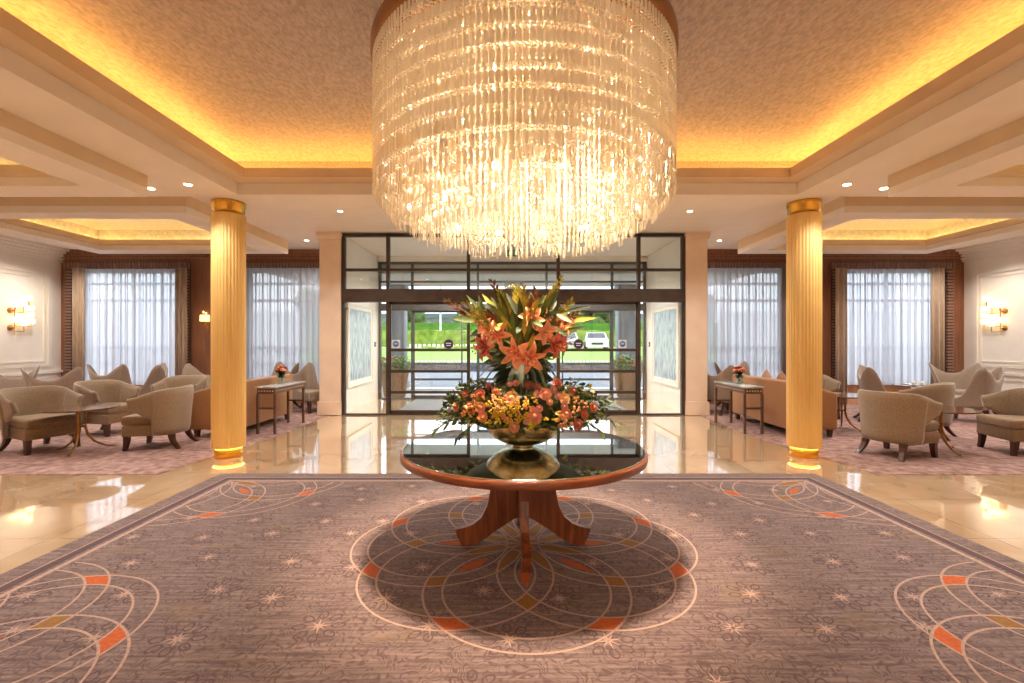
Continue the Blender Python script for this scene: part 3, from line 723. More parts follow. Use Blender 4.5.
# ---------------------------------------------------------------- flower bowl, vase and flowers
bowl = MB().lathe([(.0,.7345),(.075,.7345),(.078,.742),(.075,.75),(.12,.758),(.175,.776),(.225,.808),(.262,.85),(.284,.90),(.292,.95),(.290,1.0),(.28,.995),(.27,.93),(.235,.86),(.15,.82),(.0,.81)], TX, TY, seg=56)
o = bowl.build('flower_bowl', 'silver'); tag(o, 'hammered silver footed bowl on the round mirrored table', 'bowl')
vz = MB().lathe([(.0,.815),(.05,.815),(.055,.83),(.045,1.0),(.05,1.2),(.075,1.34),(.10,1.40),(.094,1.40),(.068,1.33),(.043,1.2),(.039,1.0),(.045,.84),(.0,.83)], TX, TY+.02, seg=32)
o = vz.build('glass_vase', 'vase_glass'); tag(o, 'clear trumpet glass vase holding the lilies above the mound of roses', 'vase')
FC = Vector((TX, TY, 1.02))
def mound(px, py):     # point of the photo's ray on the mound
    o_ = Vector((CAMX,0,CAMZ)); d_ = Vector(((px-CX)/F, 1, -(py-CY)/F)); A = Vector((.62,.46,.27))
    oo = Vector([(o_[i]-FC[i])/A[i] for i in range(3)]); dd = Vector([d_[i]/A[i] for i in range(3)])
    a, b_, c = dd.dot(dd), 2*oo.dot(dd), oo.dot(oo)-1; D = b_*b_-4*a*c
    tt = (-b_-math.sqrt(D))/(2*a) if D > 0 else -b_/(2*a)
    return o_+d_*tt
def aim(v):   # matrix with local z along v
    v = Vector(v).normalized(); return v.to_track_quat('Z','Y').to_matrix().to_4x4()
def rose(p, r, direction, mat, seed):
    rd = random.Random(seed); q = MB(); R_ = Matrix.Translation(p) @ aim(direction) @ Matrix.Rotation(rd.uniform(0,6),4,'Z')
    q.ball(R_ @ Vector((0,0,0)), r*.55, sub=2)
    for ring_, (n, rad, tilt, h) in enumerate(((3,.28,.15,.75),(5,.5,.32,.68),(6,.72,.6,.55),(7,.92,.95,.35))):
        for k in range(n):
            a = 2*PI*(k+.5*ring_)/n; vs = []
            wd = PI/n*1.45
            for i in range(5):
                aa = a+wd*(i/4-.5)*2*.62
                edge = 1-.18*abs(i/4-.5)*2
                for j in range(4):
                    t_ = j/3; rr = r*(rad*(.45+.55*t_)+tilt*.25*t_*t_); zz = r*(-.35+h*edge*t_*1.15-(.12*tilt*t_**4))
                    vs.append(R_ @ Vector((rr*math.cos(aa), rr*math.sin(aa), zz)))
            q.add(vs, [(i*4+j,(i+1)*4+j,(i+1)*4+j+1,i*4+j+1) for i in range(4) for j in range(3)], 0, True)
    o = q.build('rose', mat)
    sp = MB()
    for k in range(4):
        a = k*PI/2; sp.leaf(R_ @ Vector((0,0,-r*.45)), (R_.to_3x3() @ Vector((math.cos(a),math.sin(a),-.1))), direction, r*1.0, r*.45)
    sp.tube([R_ @ Vector((0,0,-r*.4)), R_ @ Vector((0,0,-r*3.2))], .0035, seg=5)
    sp.build('sepals', 'leaf', o)
    return o
roses = [(511.6,398.7,6.2,'cream'),(479.8,407.4,4.6,'peach'),(482.4,417,4.3,'peach'),(514,427,4.4,'peach'),(480,394,4.4,'coral'),(469,405,3.2,'pink'),(474,401.7,2.8,'pink'),
 (500.8,400.7,3.2,'pink'),(498,407.5,2.7,'pink'),(516,383,2.8,'pink'),(509.5,384,2.4,'pink'),(464.5,394,3,'coral'),(455.7,408,3,'coral'),(449,410.5,2.2,'pink'),(534.3,417,6.2,'peach'),
 (565,398.7,4.8,'cream'),(545.6,394,5,'peach'),(566.6,414,4.6,'peach'),(558.4,396,3.3,'pink'),(564.6,407,3.2,'pink'),(539.5,408.4,3,'pink'),(537,394,3,'pink'),(527.7,385,4,'dusk'),
 (537,386.5,3.4,'dusk'),(557.4,383,4.2,'coral'),(573.3,391,4.2,'dusk'),(593.8,407.4,4.2,'coral'),(585,414.6,4,'coral'),(578.4,425,5,'coral'),(553.8,389.5,3,'pink'),(526,421.7,2.4,'pink'),
 (532.8,409.4,2.8,'peach'),(489,386,3.2,'dusk'),(495,391,2.8,'coral'),(470,413,2.4,'coral'),(550,402,2.8,'peach')]
cnt = {}
for i, (px, py, r, col) in enumerate(roses):
    p = mound(px, py); r_ = r/F*p.y*1.12
    side = 'left' if px < 500 else ('middle' if px < 545 else 'right'); ht = 'top' if py < 396 else ('lower edge' if py > 412 else 'centre band')
    word = {'cream':'cream orange','peach':'peach','pink':'small dusty pink','coral':'coral orange','dusk':'dark dusky red'}[col]
    o = rose(p, r_, (p-FC+Vector((0,-.25,.1))), 'rose_'+col, i)
    tag(o, '%s rose at the %s of the table bouquet mound, %s' % (word, ht, {'left':'left third','middle':'middle','right':'right third'}[side]), 'rose', 'roses in the mound over the silver bowl')
def lily(p, r, direction, m1, m2, seed, openness=1.0):
    rd = random.Random(seed); q = MB(); R_ = Matrix.Translation(p) @ aim(direction) @ Matrix.Rotation(rd.uniform(0,2),4,'Z')
    for k in range(6):
        a = k*PI/3+rd.uniform(-.08,.08); w0 = (.30 if k % 2 else .24)*r*1.5; N = 9; vs = []
        for j in range(N+1):
            t_ = j/N
            rad = r*(t_**1.25)*1.05*openness; z = r*(-.75+.95*t_-.62*openness*t_**3.2)
            w = w0*(math.sin(PI*min(1,t_*.86+.09))**.9)*(1 if t_ < .98 else .1)
            for u in (-1,-.42,0,.42,1):
                wav = .05*r*math.sin(t_*9+k)*abs(u)
                x, y_ = rad, u*w*.5; zz = z + (u*u)*w*.22 + wav
                vs.append(R_ @ Vector((x*math.cos(a)-y_*math.sin(a), x*math.sin(a)+y_*math.cos(a), zz)))
        for j in range(N):
            for i in range(4): q.add([], [], 0); 
        base_i = len(q.v); q.v += [tuple(v) for v in vs]
        for j in range(N):
            for i in range(4):
                q.f.append((base_i+j*5+i, base_i+j*5+i+1, base_i+(j+1)*5+i+1, base_i+(j+1)*5+i)); q.mi.append(1 if i in (1,2) and j < N-4 else 0); q.sm.append(True)
    o = q.build('lily', [m1, m2])
    st = MB()
    for k in range(6):
        a = k*PI/3+.5; e_ = R_ @ Vector((math.cos(a)*r*.24, math.sin(a)*r*.24, r*.42))
        st.tube([R_ @ Vector((0,0,-r*.5)), R_ @ Vector((math.cos(a)*r*.10, math.sin(a)*r*.10, r*.1)), e_], r*.014, seg=4); st.ball(e_, r*.05, sub=1, sq=(1,1,1.6))
    st.build('stamens', 'stamen', o)
    b2 = MB(); vz_ = Vector((TX, TY, 1.38)); tail = R_ @ Vector((0,0,-r*.72))
    mid = (tail+vz_)/2+Vector((0,.03,.05)); b2.tube([tail, mid, vz_], .006, seg=5); b2.build('lily_stem', 'leaf', o)
    return o
LILIES = [(514.5,354.7,15,(-.1,-1,-.12),0,3.18,'open salmon lily facing forward, the lower left one in the middle of the vase'),
 (531,360,15,(.1,-1,-.25),0,3.16,'open salmon lily facing forward, lowest in the middle of the vase'),
 (532,317,15,(.0,-1,.35),2,3.3,'peach lily tilted upward at the top of the right cluster'),
 (547,334,14,(.25,-1,-.3),2,3.18,'full peach lily in the middle of the right cluster'),
 (546,319,14,(.3,-1,.3),0,3.4,'salmon lily behind the top of the right cluster'),
 (568,325,12,(.85,-.35,.45),2,3.35,'peach trumpet lily pointing out to the right'),
 (559,346,13,(.5,-.85,-.2),1,3.22,'rose pink lily on the right below the peach cluster'),
 (566,342,12,(.8,-.5,.1),1,3.4,'rose pink lily outermost on the right side'),
 (484,327,13,(-.55,-.7,.4),2,3.3,'peach lily outermost in the upper left cluster'),
 (496,334,13,(-.2,-.9,.1),0,3.22,'salmon lily nearest the middle in the left cluster'),
 (480,348,14,(-.7,-.7,-.15),1,3.3,'rose pink lily lowest on the left side'),
 (487,338,11,(-.6,-.3,.2),1,3.45,'rose pink lily tucked between the left cluster blooms')]
for i, (px, py, r, d_, kind, y_, lb) in enumerate(LILIES):
    p = W(px, py, y_); o = lily(p, r/F*y_*1.22, d_, ('lily_peach','lily_rose','lily_peach')[kind], ('lily_pink','lily_deep','lily_peach')[kind], i, .95 if kind != 2 else .75)
    tag(o, lb, 'lily', 'lilies in the tall bouquet')
# gladiolus / tall spikes
tips = [(443,298),(462,300),(476,303),(491,278),(498,288),(505,300),(516,284),(523,283),(536,287),(545,297),(551,292),(563,275),(574,299),(580,311),(468,312),(456,306),(530,300),(557,287),(485,310),(540,300)]
for i, (px, py) in enumerate(tips):
    yt = 3.49+random.Random(i).uniform(-.25,.25); tip = W(px, py, yt); base = Vector((TX+random.uniform(-.03,.03), TY+random.uniform(-.03,.03), 1.36)); q = MB()
    mid = base*.45+tip*.55; mid.z += .02; mid.x = base.x*.5+tip.x*.5
    q.tube([base, mid, tip], [.006,.005,.002], seg=5, mi=0)
    axis = (tip-mid).normalized(); n = 11
    for k in range(n):
        t_ = k/n; c = mid+(tip-mid)*(.0+t_*.95); sgn = 1 if k % 2 else -1
        sd = axis.cross(Vector((0,-1,0))).normalized()*sgn
        q.leaf(c, axis*.85+sd*.45+Vector((0,-.15,0)), (0,-1,0), .095*(1-.55*t_), .030*(1-.4*t_), mi=1, bend=-.1)
    for k in range(4):
        a = random.uniform(0,6); c = base+(mid-base)*(.3+.2*k)
        q.leaf(c, (math.cos(a)*.5+(tip.x-base.x), -abs(math.sin(a))*.5, .9), (0,-1,.2), .24, .045, mi=2, bend=.2)
    o = q.build('gladiolus_spike', ['leaf','leaf_red' if i % 5 in (0,3) else 'leaf_lime','leaf_deep' if i % 2 else 'leaf'])
    side = 'left' if px < 495 else ('centre' if px < 530 else 'right'); hh = 'tallest' if py < 290 else ('tall' if py < 301 else 'shorter')
    tag(o, '%s %s gladiolus spike on the %s side of the tall bouquet' % (hh, 'reddish' if i % 5 in (0,3) else 'yellow green', side) if side != 'centre' else '%s %s gladiolus spike rising from the centre of the bouquet' % (hh, 'reddish' if i % 5 in (0,3) else 'yellow green'), 'flower', 'gladiolus spikes above the lilies')
q = MB()   # broad leaves in the tall bouquet
rd = random.Random(11)
for k in range(90):
    a = rd.uniform(0,2*PI); rr = rd.uniform(.03,.12); p = Vector((TX+rr*math.cos(a), TY+rr*math.sin(a)*.9, rd.uniform(1.22,1.40)))
    q.leaf(p, (math.cos(a)*.8, math.sin(a)*.6-.1, rd.uniform(-1,.1)), (0,-1,.3), rd.uniform(.10,.17), rd.uniform(.02,.04), mi=rd.choice((0,1,1)))
for k in range(240):
    a = rd.uniform(0,2*PI); h = rd.uniform(0,1); rr = rd.uniform(.02,.24)*(0.5+h); p = Vector((TX+rr*math.cos(a)*1.15, TY+rr*math.sin(a)*.8+.03, 1.36+h*.36))
    q.leaf(p, (math.cos(a)*.7, math.sin(a)*.5-.2, rd.uniform(-.3,1)), (0,-1,.3), rd.uniform(.12,.24), rd.uniform(.025,.05), mi=rd.choice((0,0,1,2)))
for k in range(26):
    a = rd.uniform(0,2*PI); e_ = Vector((TX+.16*math.cos(a), TY+.16*math.sin(a), 1.45)); q.tube([(TX+.02*math.cos(a), TY+.02*math.sin(a)+.02, .9), (TX+.03*math.cos(a), TY+.03*math.sin(a)+.02, 1.3), e_], .005, seg=5, mi=0)
for k in range(10):   # drooping blades
    a = rd.uniform(PI*.9,2.1*PI); p = Vector((TX+.12*math.cos(a), TY+.12*math.sin(a), 1.38)); q.leaf(p, (math.cos(a), math.sin(a)*.5, -.2), (0,0,1), .30, .035, mi=1, bend=.55)
o = q.build('lily_foliage', ['leaf','leaf_deep','leaf_lime']); tag(o, 'dense green leaves and stems around the lilies in the tall vase', 'foliage', kind='stuff')
# mound foliage sprays
SPRAYS = [(W(432,431,3.35),'trailing leafy spray hanging furthest left over the table'),(W(442,418,3.3),'leafy spray on the left just above the longest trailing one'),
 (W(452,403,3.4),'leafy spray at upper left of the rose mound'),(W(458,436,3.2),'low leafy spray drooping over the left table edge'),(W(616,408,3.4),'leafy sprig standing out furthest right of the rose mound'),
 (W(606,400,3.5),'short leafy sprig at right just above the coral roses'),(W(600,430,3.25),'leafy sprig drooping right toward the table top'),(W(619,424,3.35),'thin leafy sprig lowest on the right over the table')]
rd = random.Random(5)
def spray(tip, label, n=13, L=.055, w=.02, mats=('leaf_deep','leaf')):
    q = MB(); base = Vector((TX+(tip.x-TX)*.25, TY+(tip.y-TY)*.25, 1.0)); mid = (base+tip)/2+Vector((0,0,.07))
    pts = []
    for k in range(n+1):
        t_ = k/n; pts.append(base*(1-t_)**2+mid*2*t_*(1-t_)+tip*t_*t_)
    q.tube(pts, .0025, seg=4)
    for k in range(2, n+1):
        dd = (pts[k]-pts[k-1]).normalized()
        for sgn in (-1,1):
            sd = dd.cross(Vector((0,0,1))).normalized()*sgn
            q.leaf(pts[k], dd*.7+sd*.55+Vector((0,0,rd.uniform(-.5,.7))), (0,0,1), L*rd.uniform(.8,1.25), w*rd.uniform(.8,1.2), mi=rd.choice((0,1)))
    o = q.build('leaf_spray', list(mats)); tag(o, label, 'foliage', 'leafy sprays around the rose mound')
for tp, lb in SPRAYS: spray(tp, lb, 16, .075, .026)
q = MB()
for k in range(1500):
    a, e_ = rd.uniform(0,2*PI), math.asin(rd.uniform(-.45,.8)); s_ = rd.uniform(.72,1.0)
    p = FC+Vector((.60*math.cos(a)*math.cos(e_), .45*math.sin(a)*math.cos(e_), .25*math.sin(e_)))*s_
    dr = (p-FC).normalized()
    q.leaf(p, dr*.6+Vector((rd.uniform(-1,1),rd.uniform(-1,1),rd.uniform(-.6,.6)))*.8, dr, rd.uniform(.035,.065), rd.uniform(.015,.028), mi=rd.choice((0,0,0,0,1,1,2)))
# inner green core
n0 = len(q.v); q.ball(FC, 1, mi=1, sub=3, sq=(.46,.34,.19))
o = q.build('mound_foliage', ['leaf','leaf_deep','leaf_lime']); tag(o, 'dense dark green leaves filling the mound of roses over the silver bowl', 'foliage', kind='stuff')
q = MB()
for k in range(60):
    px, py = rd.gauss(508,20), rd.gauss(412,8); 
    if py > 428 or py < 396: continue
    p = mound(px, py)+Vector((0,-.02,.01))
    for j in range(4): q.ball(p+Vector((rd.uniform(-.016,.016),rd.uniform(-.016,.0),rd.uniform(-.016,.016))), .008, sub=1)
o = q.build('yellow_blossom', 'yellow'); tag(o, 'tiny yellow filler blossoms at the front of the rose mound', 'flower', kind='stuff')
q = MB()
for k in range(70):
    px, py = rd.choice(((497,393),(505,418),(493,410),(560,420),(520,405),(470,410),(578,402)))
    p = mound(px+rd.gauss(0,6), py+rd.gauss(0,4))+Vector((0,-.02,.0))
    for j in range(3): q.ball(p+Vector((rd.uniform(-.014,.014),rd.uniform(-.014,.0),rd.uniform(-.014,.014))), .0095, sub=1)
o = q.build('berry', 'berry'); tag(o, 'tiny orange berries scattered between the roses of the mound', 'berries', kind='stuff')

# ---------------------------------------------------------------- chandelier
CHY = 3.49
ch = empty('chandelier', (0,CHY,2.2)); tag(ch, 'huge drum chandelier of crystal strands hanging above the round table', 'chandelier')
zz = lambda z: z-2.2
MB().lathe([(1.02,zz(3.44)),(1.076,zz(3.44)),(1.083,zz(3.455)),(1.083,zz(3.54)),(1.076,zz(3.55)),(1.02,zz(3.55))], seg=96).build('rim_ring', 'bronze', ch)
MB().lathe([(.0,zz(3.50)),(1.04,zz(3.50)),(1.04,zz(3.54)),(.0,zz(3.54))], seg=64).build('canopy_plate', 'gold_ring', ch)
MB().lathe([(.45,zz(3.54)),(.45,zz(3.879))], seg=48).build('canopy_drum', 'bronze', ch)
def prism(q, x, y, z0, z1, w, rot):
    c, s_ = math.cos(rot), math.sin(rot); zm = z1-(z1-z0)*.25; vs = []
    vs.append((x,y,z1))
    for k in range(4):
        a = rot+k*PI/2; vs.append((x+w*(1 if k % 2 else .45)*math.cos(a), y+w*(1 if k % 2 else .45)*math.sin(a), z1-(z1-z0)*.12))
    for k in range(4):
        a = rot+k*PI/2; vs.append((x+w*(1 if k % 2 else .45)*math.cos(a), y+w*(1 if k % 2 else .45)*math.sin(a), z0+(z1-z0)*.12))
    vs.append((x,y,z0))
    fs = [(0,1+k,1+(k+1)%4) for k in range(4)]+[(1+k,5+k,5+(k+1)%4,1+(k+1)%4) for k in range(4)]+[(9,5+(k+1)%4,5+k) for k in range(4)]
    q.add(vs, fs)
def bead(q, x, y, z, r):
    vs = [(x,y,z+r),(x+r,y,z),(x,y+r,z),(x-r,y,z),(x,y-r,z),(x,y,z-r)]
    q.add(vs, [(0,1,2),(0,2,3),(0,3,4),(0,4,1),(5,2,1),(5,3,2),(5,4,3),(5,1,4)])
def strand(q, x, y, ztop, zbot, rot, pitch=.105, w=.011):
    z = ztop
    while z-pitch > zbot-.02:
        prism(q, x, y, z-pitch+.022, z-.002, w, rot); bead(q, x, y, z-pitch+.011, .0085); z -= pitch
    prism(q, x, y, z-.09, z-.004, w*.9, rot+.6)
rd = random.Random(3)
TIERS = [(1.065,190,2.62,.105,.014),(1.02,170,2.56,.075,.012),(.95,156,2.50,.065,.011),(.88,150,2.43,.06,.011),(.80,130,2.36,.055,.0105),(.70,100,2.35,.055,.010),(.60,80,2.34,.055,.010)]
mass = MB(); n_ind = 0
protos = {}
cand = []
for ti, (R_, n, zb, pitch, w) in enumerate(TIERS):
    for k in range(n):
        a = 2*PI*k/n+(.01*ti); zbb = zb+rd.choice((0,0,.03,-.03,.06,-.05)); cand.append((ti, a, R_, zbb, pitch, w))
front = [c for c in cand if c[0] == 0]
front.sort(key=lambda c: R_*0+math.sin(c[1])*1.0)     # nearest to the camera first
keep = set(id(c) for c in front[:96])
for c in cand:
    ti, a, R_, zb, pitch, w = c
    if id(c) in keep:
        key = round(zb, 3)
        if key not in protos:
            q = MB(); strand(q, 0, 0, zz(3.44), zz(zb), 0, pitch, w); s_ = protos[key] = q.build('crystal_strand', 'crystal', ch)
        else:
            s_ = protos[key].copy(); C.objects.link(s_); s_.parent = ch
        s_.location = (R_*math.cos(a), R_*math.sin(a), 0); s_.rotation_euler = (0,0,a+rd.uniform(-.15,.15))
    else:
        strand(mass, R_*math.cos(a), R_*math.sin(a), zz(3.44 if ti < 2 else 3.49), zz(zb), a+rd.uniform(-.5,.5), pitch, w)
o = mass.build('crystal_strand_curtain', 'crystal', ch); o['kind'] = 'stuff'
bl = None
for (R_, n, zs) in ((.84,14,(2.5,2.78,3.06,3.34)),(.65,10,(2.45,2.75,3.05,3.34))):
    for z in zs:
        for k in range(n):
            a = 2*PI*(k+.5*(zs.index(z) % 2))/n
            if bl is None: o = bl = MB().ball((0,0,0), .013, sub=1, sq=(1,1,1.7)).build('bulb', 'bulb', ch)
            else: o = bl.copy(); C.objects.link(o); o.parent = ch
            o.location = (R_*math.cos(a), R_*math.sin(a), zz(z))
# keep individual bulbs to one hundred parts
bulbs = [c for c in kids(ch) if c.name.startswith('bulb')]
if len(bulbs) > 98:
    for c in bulbs[98:]: bpy.data.objects.remove(c)
MB().lathe([(.0,zz(3.47)),(.13,zz(3.47)),(.13,zz(3.499))], seg=24).build('centre_downlight', 'down', ch)

# ---------------------------------------------------------------- lamps
def spot(loc, power, size=2.2, blend=.6, radius=.05, col=(1,.92,.83), direction=(0,0,-1)):
    l = bpy.data.lights.new('lamp', 'SPOT'); l.energy = power; l.spot_size = size; l.spot_blend = blend; l.shadow_soft_size = radius; l.color = col
    o = bpy.data.objects.new('lamp', l); C.objects.link(o); o.location = loc; o.rotation_euler = Vector(direction).to_track_quat('-Z','Y').to_euler(); return o
def point(loc, power, radius=.05, col=(1,.8,.55)):
    l = bpy.data.lights.new('lamp', 'POINT'); l.energy = power; l.shadow_soft_size = radius; l.color = col
    o = bpy.data.objects.new('lamp', l); C.objects.link(o); o.location = loc; return o
spot((0,CHY,3.43), 900, size=1.05, blend=.45, radius=.26, col=(1,.76,.54))
for z, pw_ in ((2.65,5),(2.95,28),(3.25,85)): point((0,CHY,z), pw_, .22, (1,.84,.62))
for x in (-1.3,0,1.3): spot((x,11.0,3.56), 170, size=2.7, col=(1,.97,.92))  # added spots without fittings, only to brighten the vestibule
for x in (-2.5,2.5): spot((x,14.0,3.3), 60, size=2.7, col=(1,.97,.92))  # added too, fill light under the porch canopy with no real lamps
DL = [(-3.84,5.5,S1,'recessed ceiling downlight left of the left column top'),(-4.38,5.64,S1,'recessed ceiling downlight furthest left beside the lounge ceiling box'),(-2.98,8.07,Z2,'recessed ceiling downlight above the entrance, left of the chandelier'),
      (-4.55,10.4,Z2,'recessed ceiling downlight over the window left of the entrance'),(3.84,5.5,S1,'recessed ceiling downlight right of the right column top'),(4.38,5.64,S1,'recessed ceiling downlight furthest right beside the lounge ceiling box'),
      (3.0,8.07,Z2,'recessed ceiling downlight above the entrance, right of the chandelier'),(4.55,10.4,Z2,'recessed ceiling downlight over the window right of the entrance')]
dlp = empty('downlight'); tag(dlp, 'x', 'light', 'recessed ceiling downlights')
MB().lathe([(.035,-.004),(.055,-.006),(.06,-.001)], seg=24).build('trim_ring', 'white_wall', dlp)
MB().lathe([(.0,-.010),(.04,-.009)], seg=24).build('lens', 'down', dlp)
for i, (x, y, z, lb) in enumerate(DL):
    place(dlp, i == 0, (x,y,z-.001), 0, lb); spot((x,y,z-.03), (28 if y < 6 else 70), size=2.3)
# spots without fittings, added to light the lounges, lobby and room behind camera
for x in (-9.9,-6.6,6.6,9.9):
    for y in (6.4,8.6,10.2):
        if abs(x) < 9.5 and y == 8.6: spot((x,y,3.9), 150, size=2.6)
        else: spot((x,y,(S1 if y < 5.97 else Z2)-.03), 85, size=2.4)
for x in (-3.8,3.8):
    for y in (-3.0,-.5,2.0,3.8): spot((x,y,S1-.03), 110, size=1.55)
for x in (-7.5,7.5):
    for y in (0,3.3): spot((x,y,3.58), 90, size=1.7)
for x in (-1.8,1.8):
    for y in (-4,-2.4): spot((x,y,S1-.03), 120, size=2.5)
for x in (-2,0,2): spot((x,7.4,Z2-.03), 70, size=2.4); 
# wall lamps on the cream walls
def wall_light(x, y, s, label):
    root = empty('wall_light', (x,y,2.09)); tag(root, label, 'wall light')
    q = MB()
    cups = [(.16,.40),(.04,.26),(-.13,.24),(.20,.17),(.19,.02),(-.14,-.10),(.05,-.17),(.21,-.12),(-.02,-.02)]
    o_ = -s*.10
    for (yy, z_) in ((-.15,.10),(-.15,-.28)):
        RY = Matrix.Translation((0,yy,z_)) @ Matrix.Rotation(-s*PI/2,4,'Y')
        q.lathe([(.06,0),(.06,.015),(.02,.03),(.014,.10)], seg=20, M4=RY)
    def bar(a, b_): q.tube([(o_,a[0],a[1]),(o_,b_[0],b_[1])], .009, seg=6)
    bar((-.15,-.44),(-.15,.16)); bar((-.15,.06),(.19,.06)); bar((-.15,.0),(.05,.0)); bar((-.15,-.36),(.05,-.36)); bar((.05,-.36),(.05,-.24)); bar((-.15,-.24),(.21,-.24)); bar((.21,-.24),(.21,-.04)); bar((.16,.06),(.16,.33)); bar((-.13,.1),(-.13,.18)); bar((.04,.06),(.04,.2)); bar((.05,-.14),(.21,-.14))
    q.build('bracket', 'brass', root)
    for (yy, z_) in cups:
        cz = Matrix.Translation((o_,yy,z_))
        MB().lathe([(.035,-.06),(.06,-.05),(.068,.0),(.062,.05),(.052,.055)], seg=16, M4=cz).build('glass_shade', 'glass_cup_lit', root)
wall_light(-RX, 10.47, -1, 'brass wall light with clustered glowing glass cups on the left cream wall')
wall_light(RX, 10.7, 1, 'brass wall light with clustered glowing glass cups on the right cream wall')
def small_sconce(x, label):
    root = empty('wall_sconce', (x,11.5,2.02)); tag(root, label, 'wall light')
    q = MB().box(-.03,.03,-.02,0,-.22,.02); q.tube([(0,-.02,-.05),(0,-.10,-.09),(0,-.12,-.02)], .01, seg=6); q.ball((0,-.12,-.10),.022); q.ball((0,-.12,-.15),.016)
    q.tube([(0,-.02,.0),(.03,-.05,.2)], .008, seg=5); q.build('sconce_arm', 'brass', root)
    MB().lathe([(.105,-.02),(.10,.13)], 0, -.12, seg=24).build('lamp_shade', 'shade_lit', root)
    q = MB(); q.ball((-.03,-.12,.20),.022,sub=1,sq=(1,1,1.5)); q.ball((.03,-.12,.17),.022,sub=1,sq=(1,1,1.5)); q.build('finial', 'shade_lit', root)
    point((x,11.38,2.09), 2.5, .03, (1,.66,.34))
small_sconce(-7.42, 'small glowing shaded sconce on the brown wood wall left of the left column')
small_sconce(7.28, 'small shaded sconce on the brown wood wall half hidden behind the right column')

# ---------------------------------------------------------------- lounge furniture
def shell(cols, th=.055, nv=9):
    # cols: list of (x, y, nx, ny, zbot, ztop, flare_bottom, flare_top)
    q = MB(); nc = len(cols); V = []
    def row(side):
        R_ = []
        for (x,y,nx,ny,zb,zt,f0,f1) in cols:
            for j in range(nv+1):
                t_ = j/nv; z = zb+(zt-zb)*t_; fl = f0+(f1-f0)*t_**1.5; off = fl + (0 if side else -th)
                if j in (0, nv): off += -th*.3 if side else th*.3; 
                R_.append((x+nx*off, y+ny*off, z-(.0 if j < nv else 0)))
        return R_
    A = row(1); B = row(0); n = nv+1; vs = A+B; o = nc*n; fs = []
    top = [(x+nx*(f1-th/2), y+ny*(f1-th/2), zt+.014) for (x,y,nx,ny,zb,zt,f0,f1) in cols]; vs += top; ot = 2*o
    for i in range(nc-1):
        for j in range(nv):
            fs.append((i*n+j,(i+1)*n+j,(i+1)*n+j+1,i*n+j+1)); fs.append((o+i*n+j+1,o+(i+1)*n+j+1,o+(i+1)*n+j,o+i*n+j))
        fs.append((i*n+nv,(i+1)*n+nv,ot+i+1,ot+i)); fs.append((ot+i,ot+i+1,o+(i+1)*n+nv,o+i*n+nv)); fs.append((o+i*n,o+(i+1)*n,(i+1)*n,i*n))
    for i in (0, nc-1):
        for j in range(nv):
            f_ = (i*n+j, i*n+j+1, o+i*n+j+1, o+i*n+j); fs.append(f_ if i == 0 else f_[::-1])
        f_ = (i*n+nv, ot+i, o+i*n+nv); fs.append(f_ if i == 0 else f_[::-1])
    return q.add(vs, fs, 0, True)
def leg(x0, y0, x1, y1, z1, w0=.024, w1=.034, mat='leg_wood', parent=None, bow=0):
    q = MB(); vs = []; N = 4
    for k in range(N+1):
        t_ = k/N; x = x0+(x1-x0)*t_+bow*(x0-x1)*0; b_ = (1-t_)**2; x = x1+(x0-x1)*b_; y = y1+(y0-y1)*b_; w = w0+(w1-w0)*t_; z = z1*t_
        vs += [(x-w,y-w,z),(x+w,y-w,z),(x+w,y+w,z),(x-w,y+w,z)]
    fs = [(3,2,1,0),(N*4,N*4+1,N*4+2,N*4+3)]+[(k*4+i,k*4+(i+1)%4,k*4+4+(i+1)%4,k*4+4+i) for k in range(N) for i in range(4)]
    return q.add(vs, fs).build('leg', mat, parent)
def smooth(t): t = max(0, min(1, t)); return t*t*(3-2*t)
def tub_chair(mat, seatmat):
    root = empty('tub_chair'); tag(root, 'x', 'chair')
    a, yb, yj = .335, .31, -.02
    plan = []
    ys = [-.24,-.21,-.16,-.10,-.05,-.01,.02,.03,.035]
    for y in ys: plan.append((a, y, 1, 0))
    for k in range(1, 24):
        th = PI*k/24; plan.append((a*math.cos(th), .04+(yb-.04)*math.sin(th)*1.0, math.cos(th), math.sin(th)))
    for y in reversed(ys): plan.append((-a, y, -1, 0))
    cols = []
    for (x,y,nx,ny) in plan:
        u = smooth((y+.24)/.50); zt = .725+.115*u+(.0 if y > 0 else -.015*smooth(-y/.24))
        if y < .032: zb = .555-.13*smooth((y+.24)/.26)
        else: zb = .20
        fw = smooth((.05-y)/.29)
        cols.append((x,y,nx,ny,zb,zt,.012+.03*fw,.065+.02*fw))
    shell(cols).build('backrest', mat, root)
    def tp(v): 
        k = 1-.22*smooth((v.y+.02)/.2); return Vector((v.x*k, v.y, v.z))
    MB().rbox(-.315,.315,-.36,.20,.19,.345,.02,fn=tp).build('seat_base', seatmat, root)
    MB().rbox(-.31,.31,-.375,.21,.345,.465,.04,seg=4,fn=lambda v: Vector((v.x*(1-.22*smooth((v.y+.02)/.2)), v.y, v.z+.02*(1-(v.x/.31)**2)*(1 if v.z > .42 else 0)))).build('seat', seatmat, root)
    leg(-.28,-.33,-.27,-.31,.2,parent=root); leg(.28,-.33,.27,-.31,.2,parent=root); leg(-.26,.33,-.22,.22,.2,parent=root); leg(.26,.33,.22,.22,.2,parent=root)
    return root
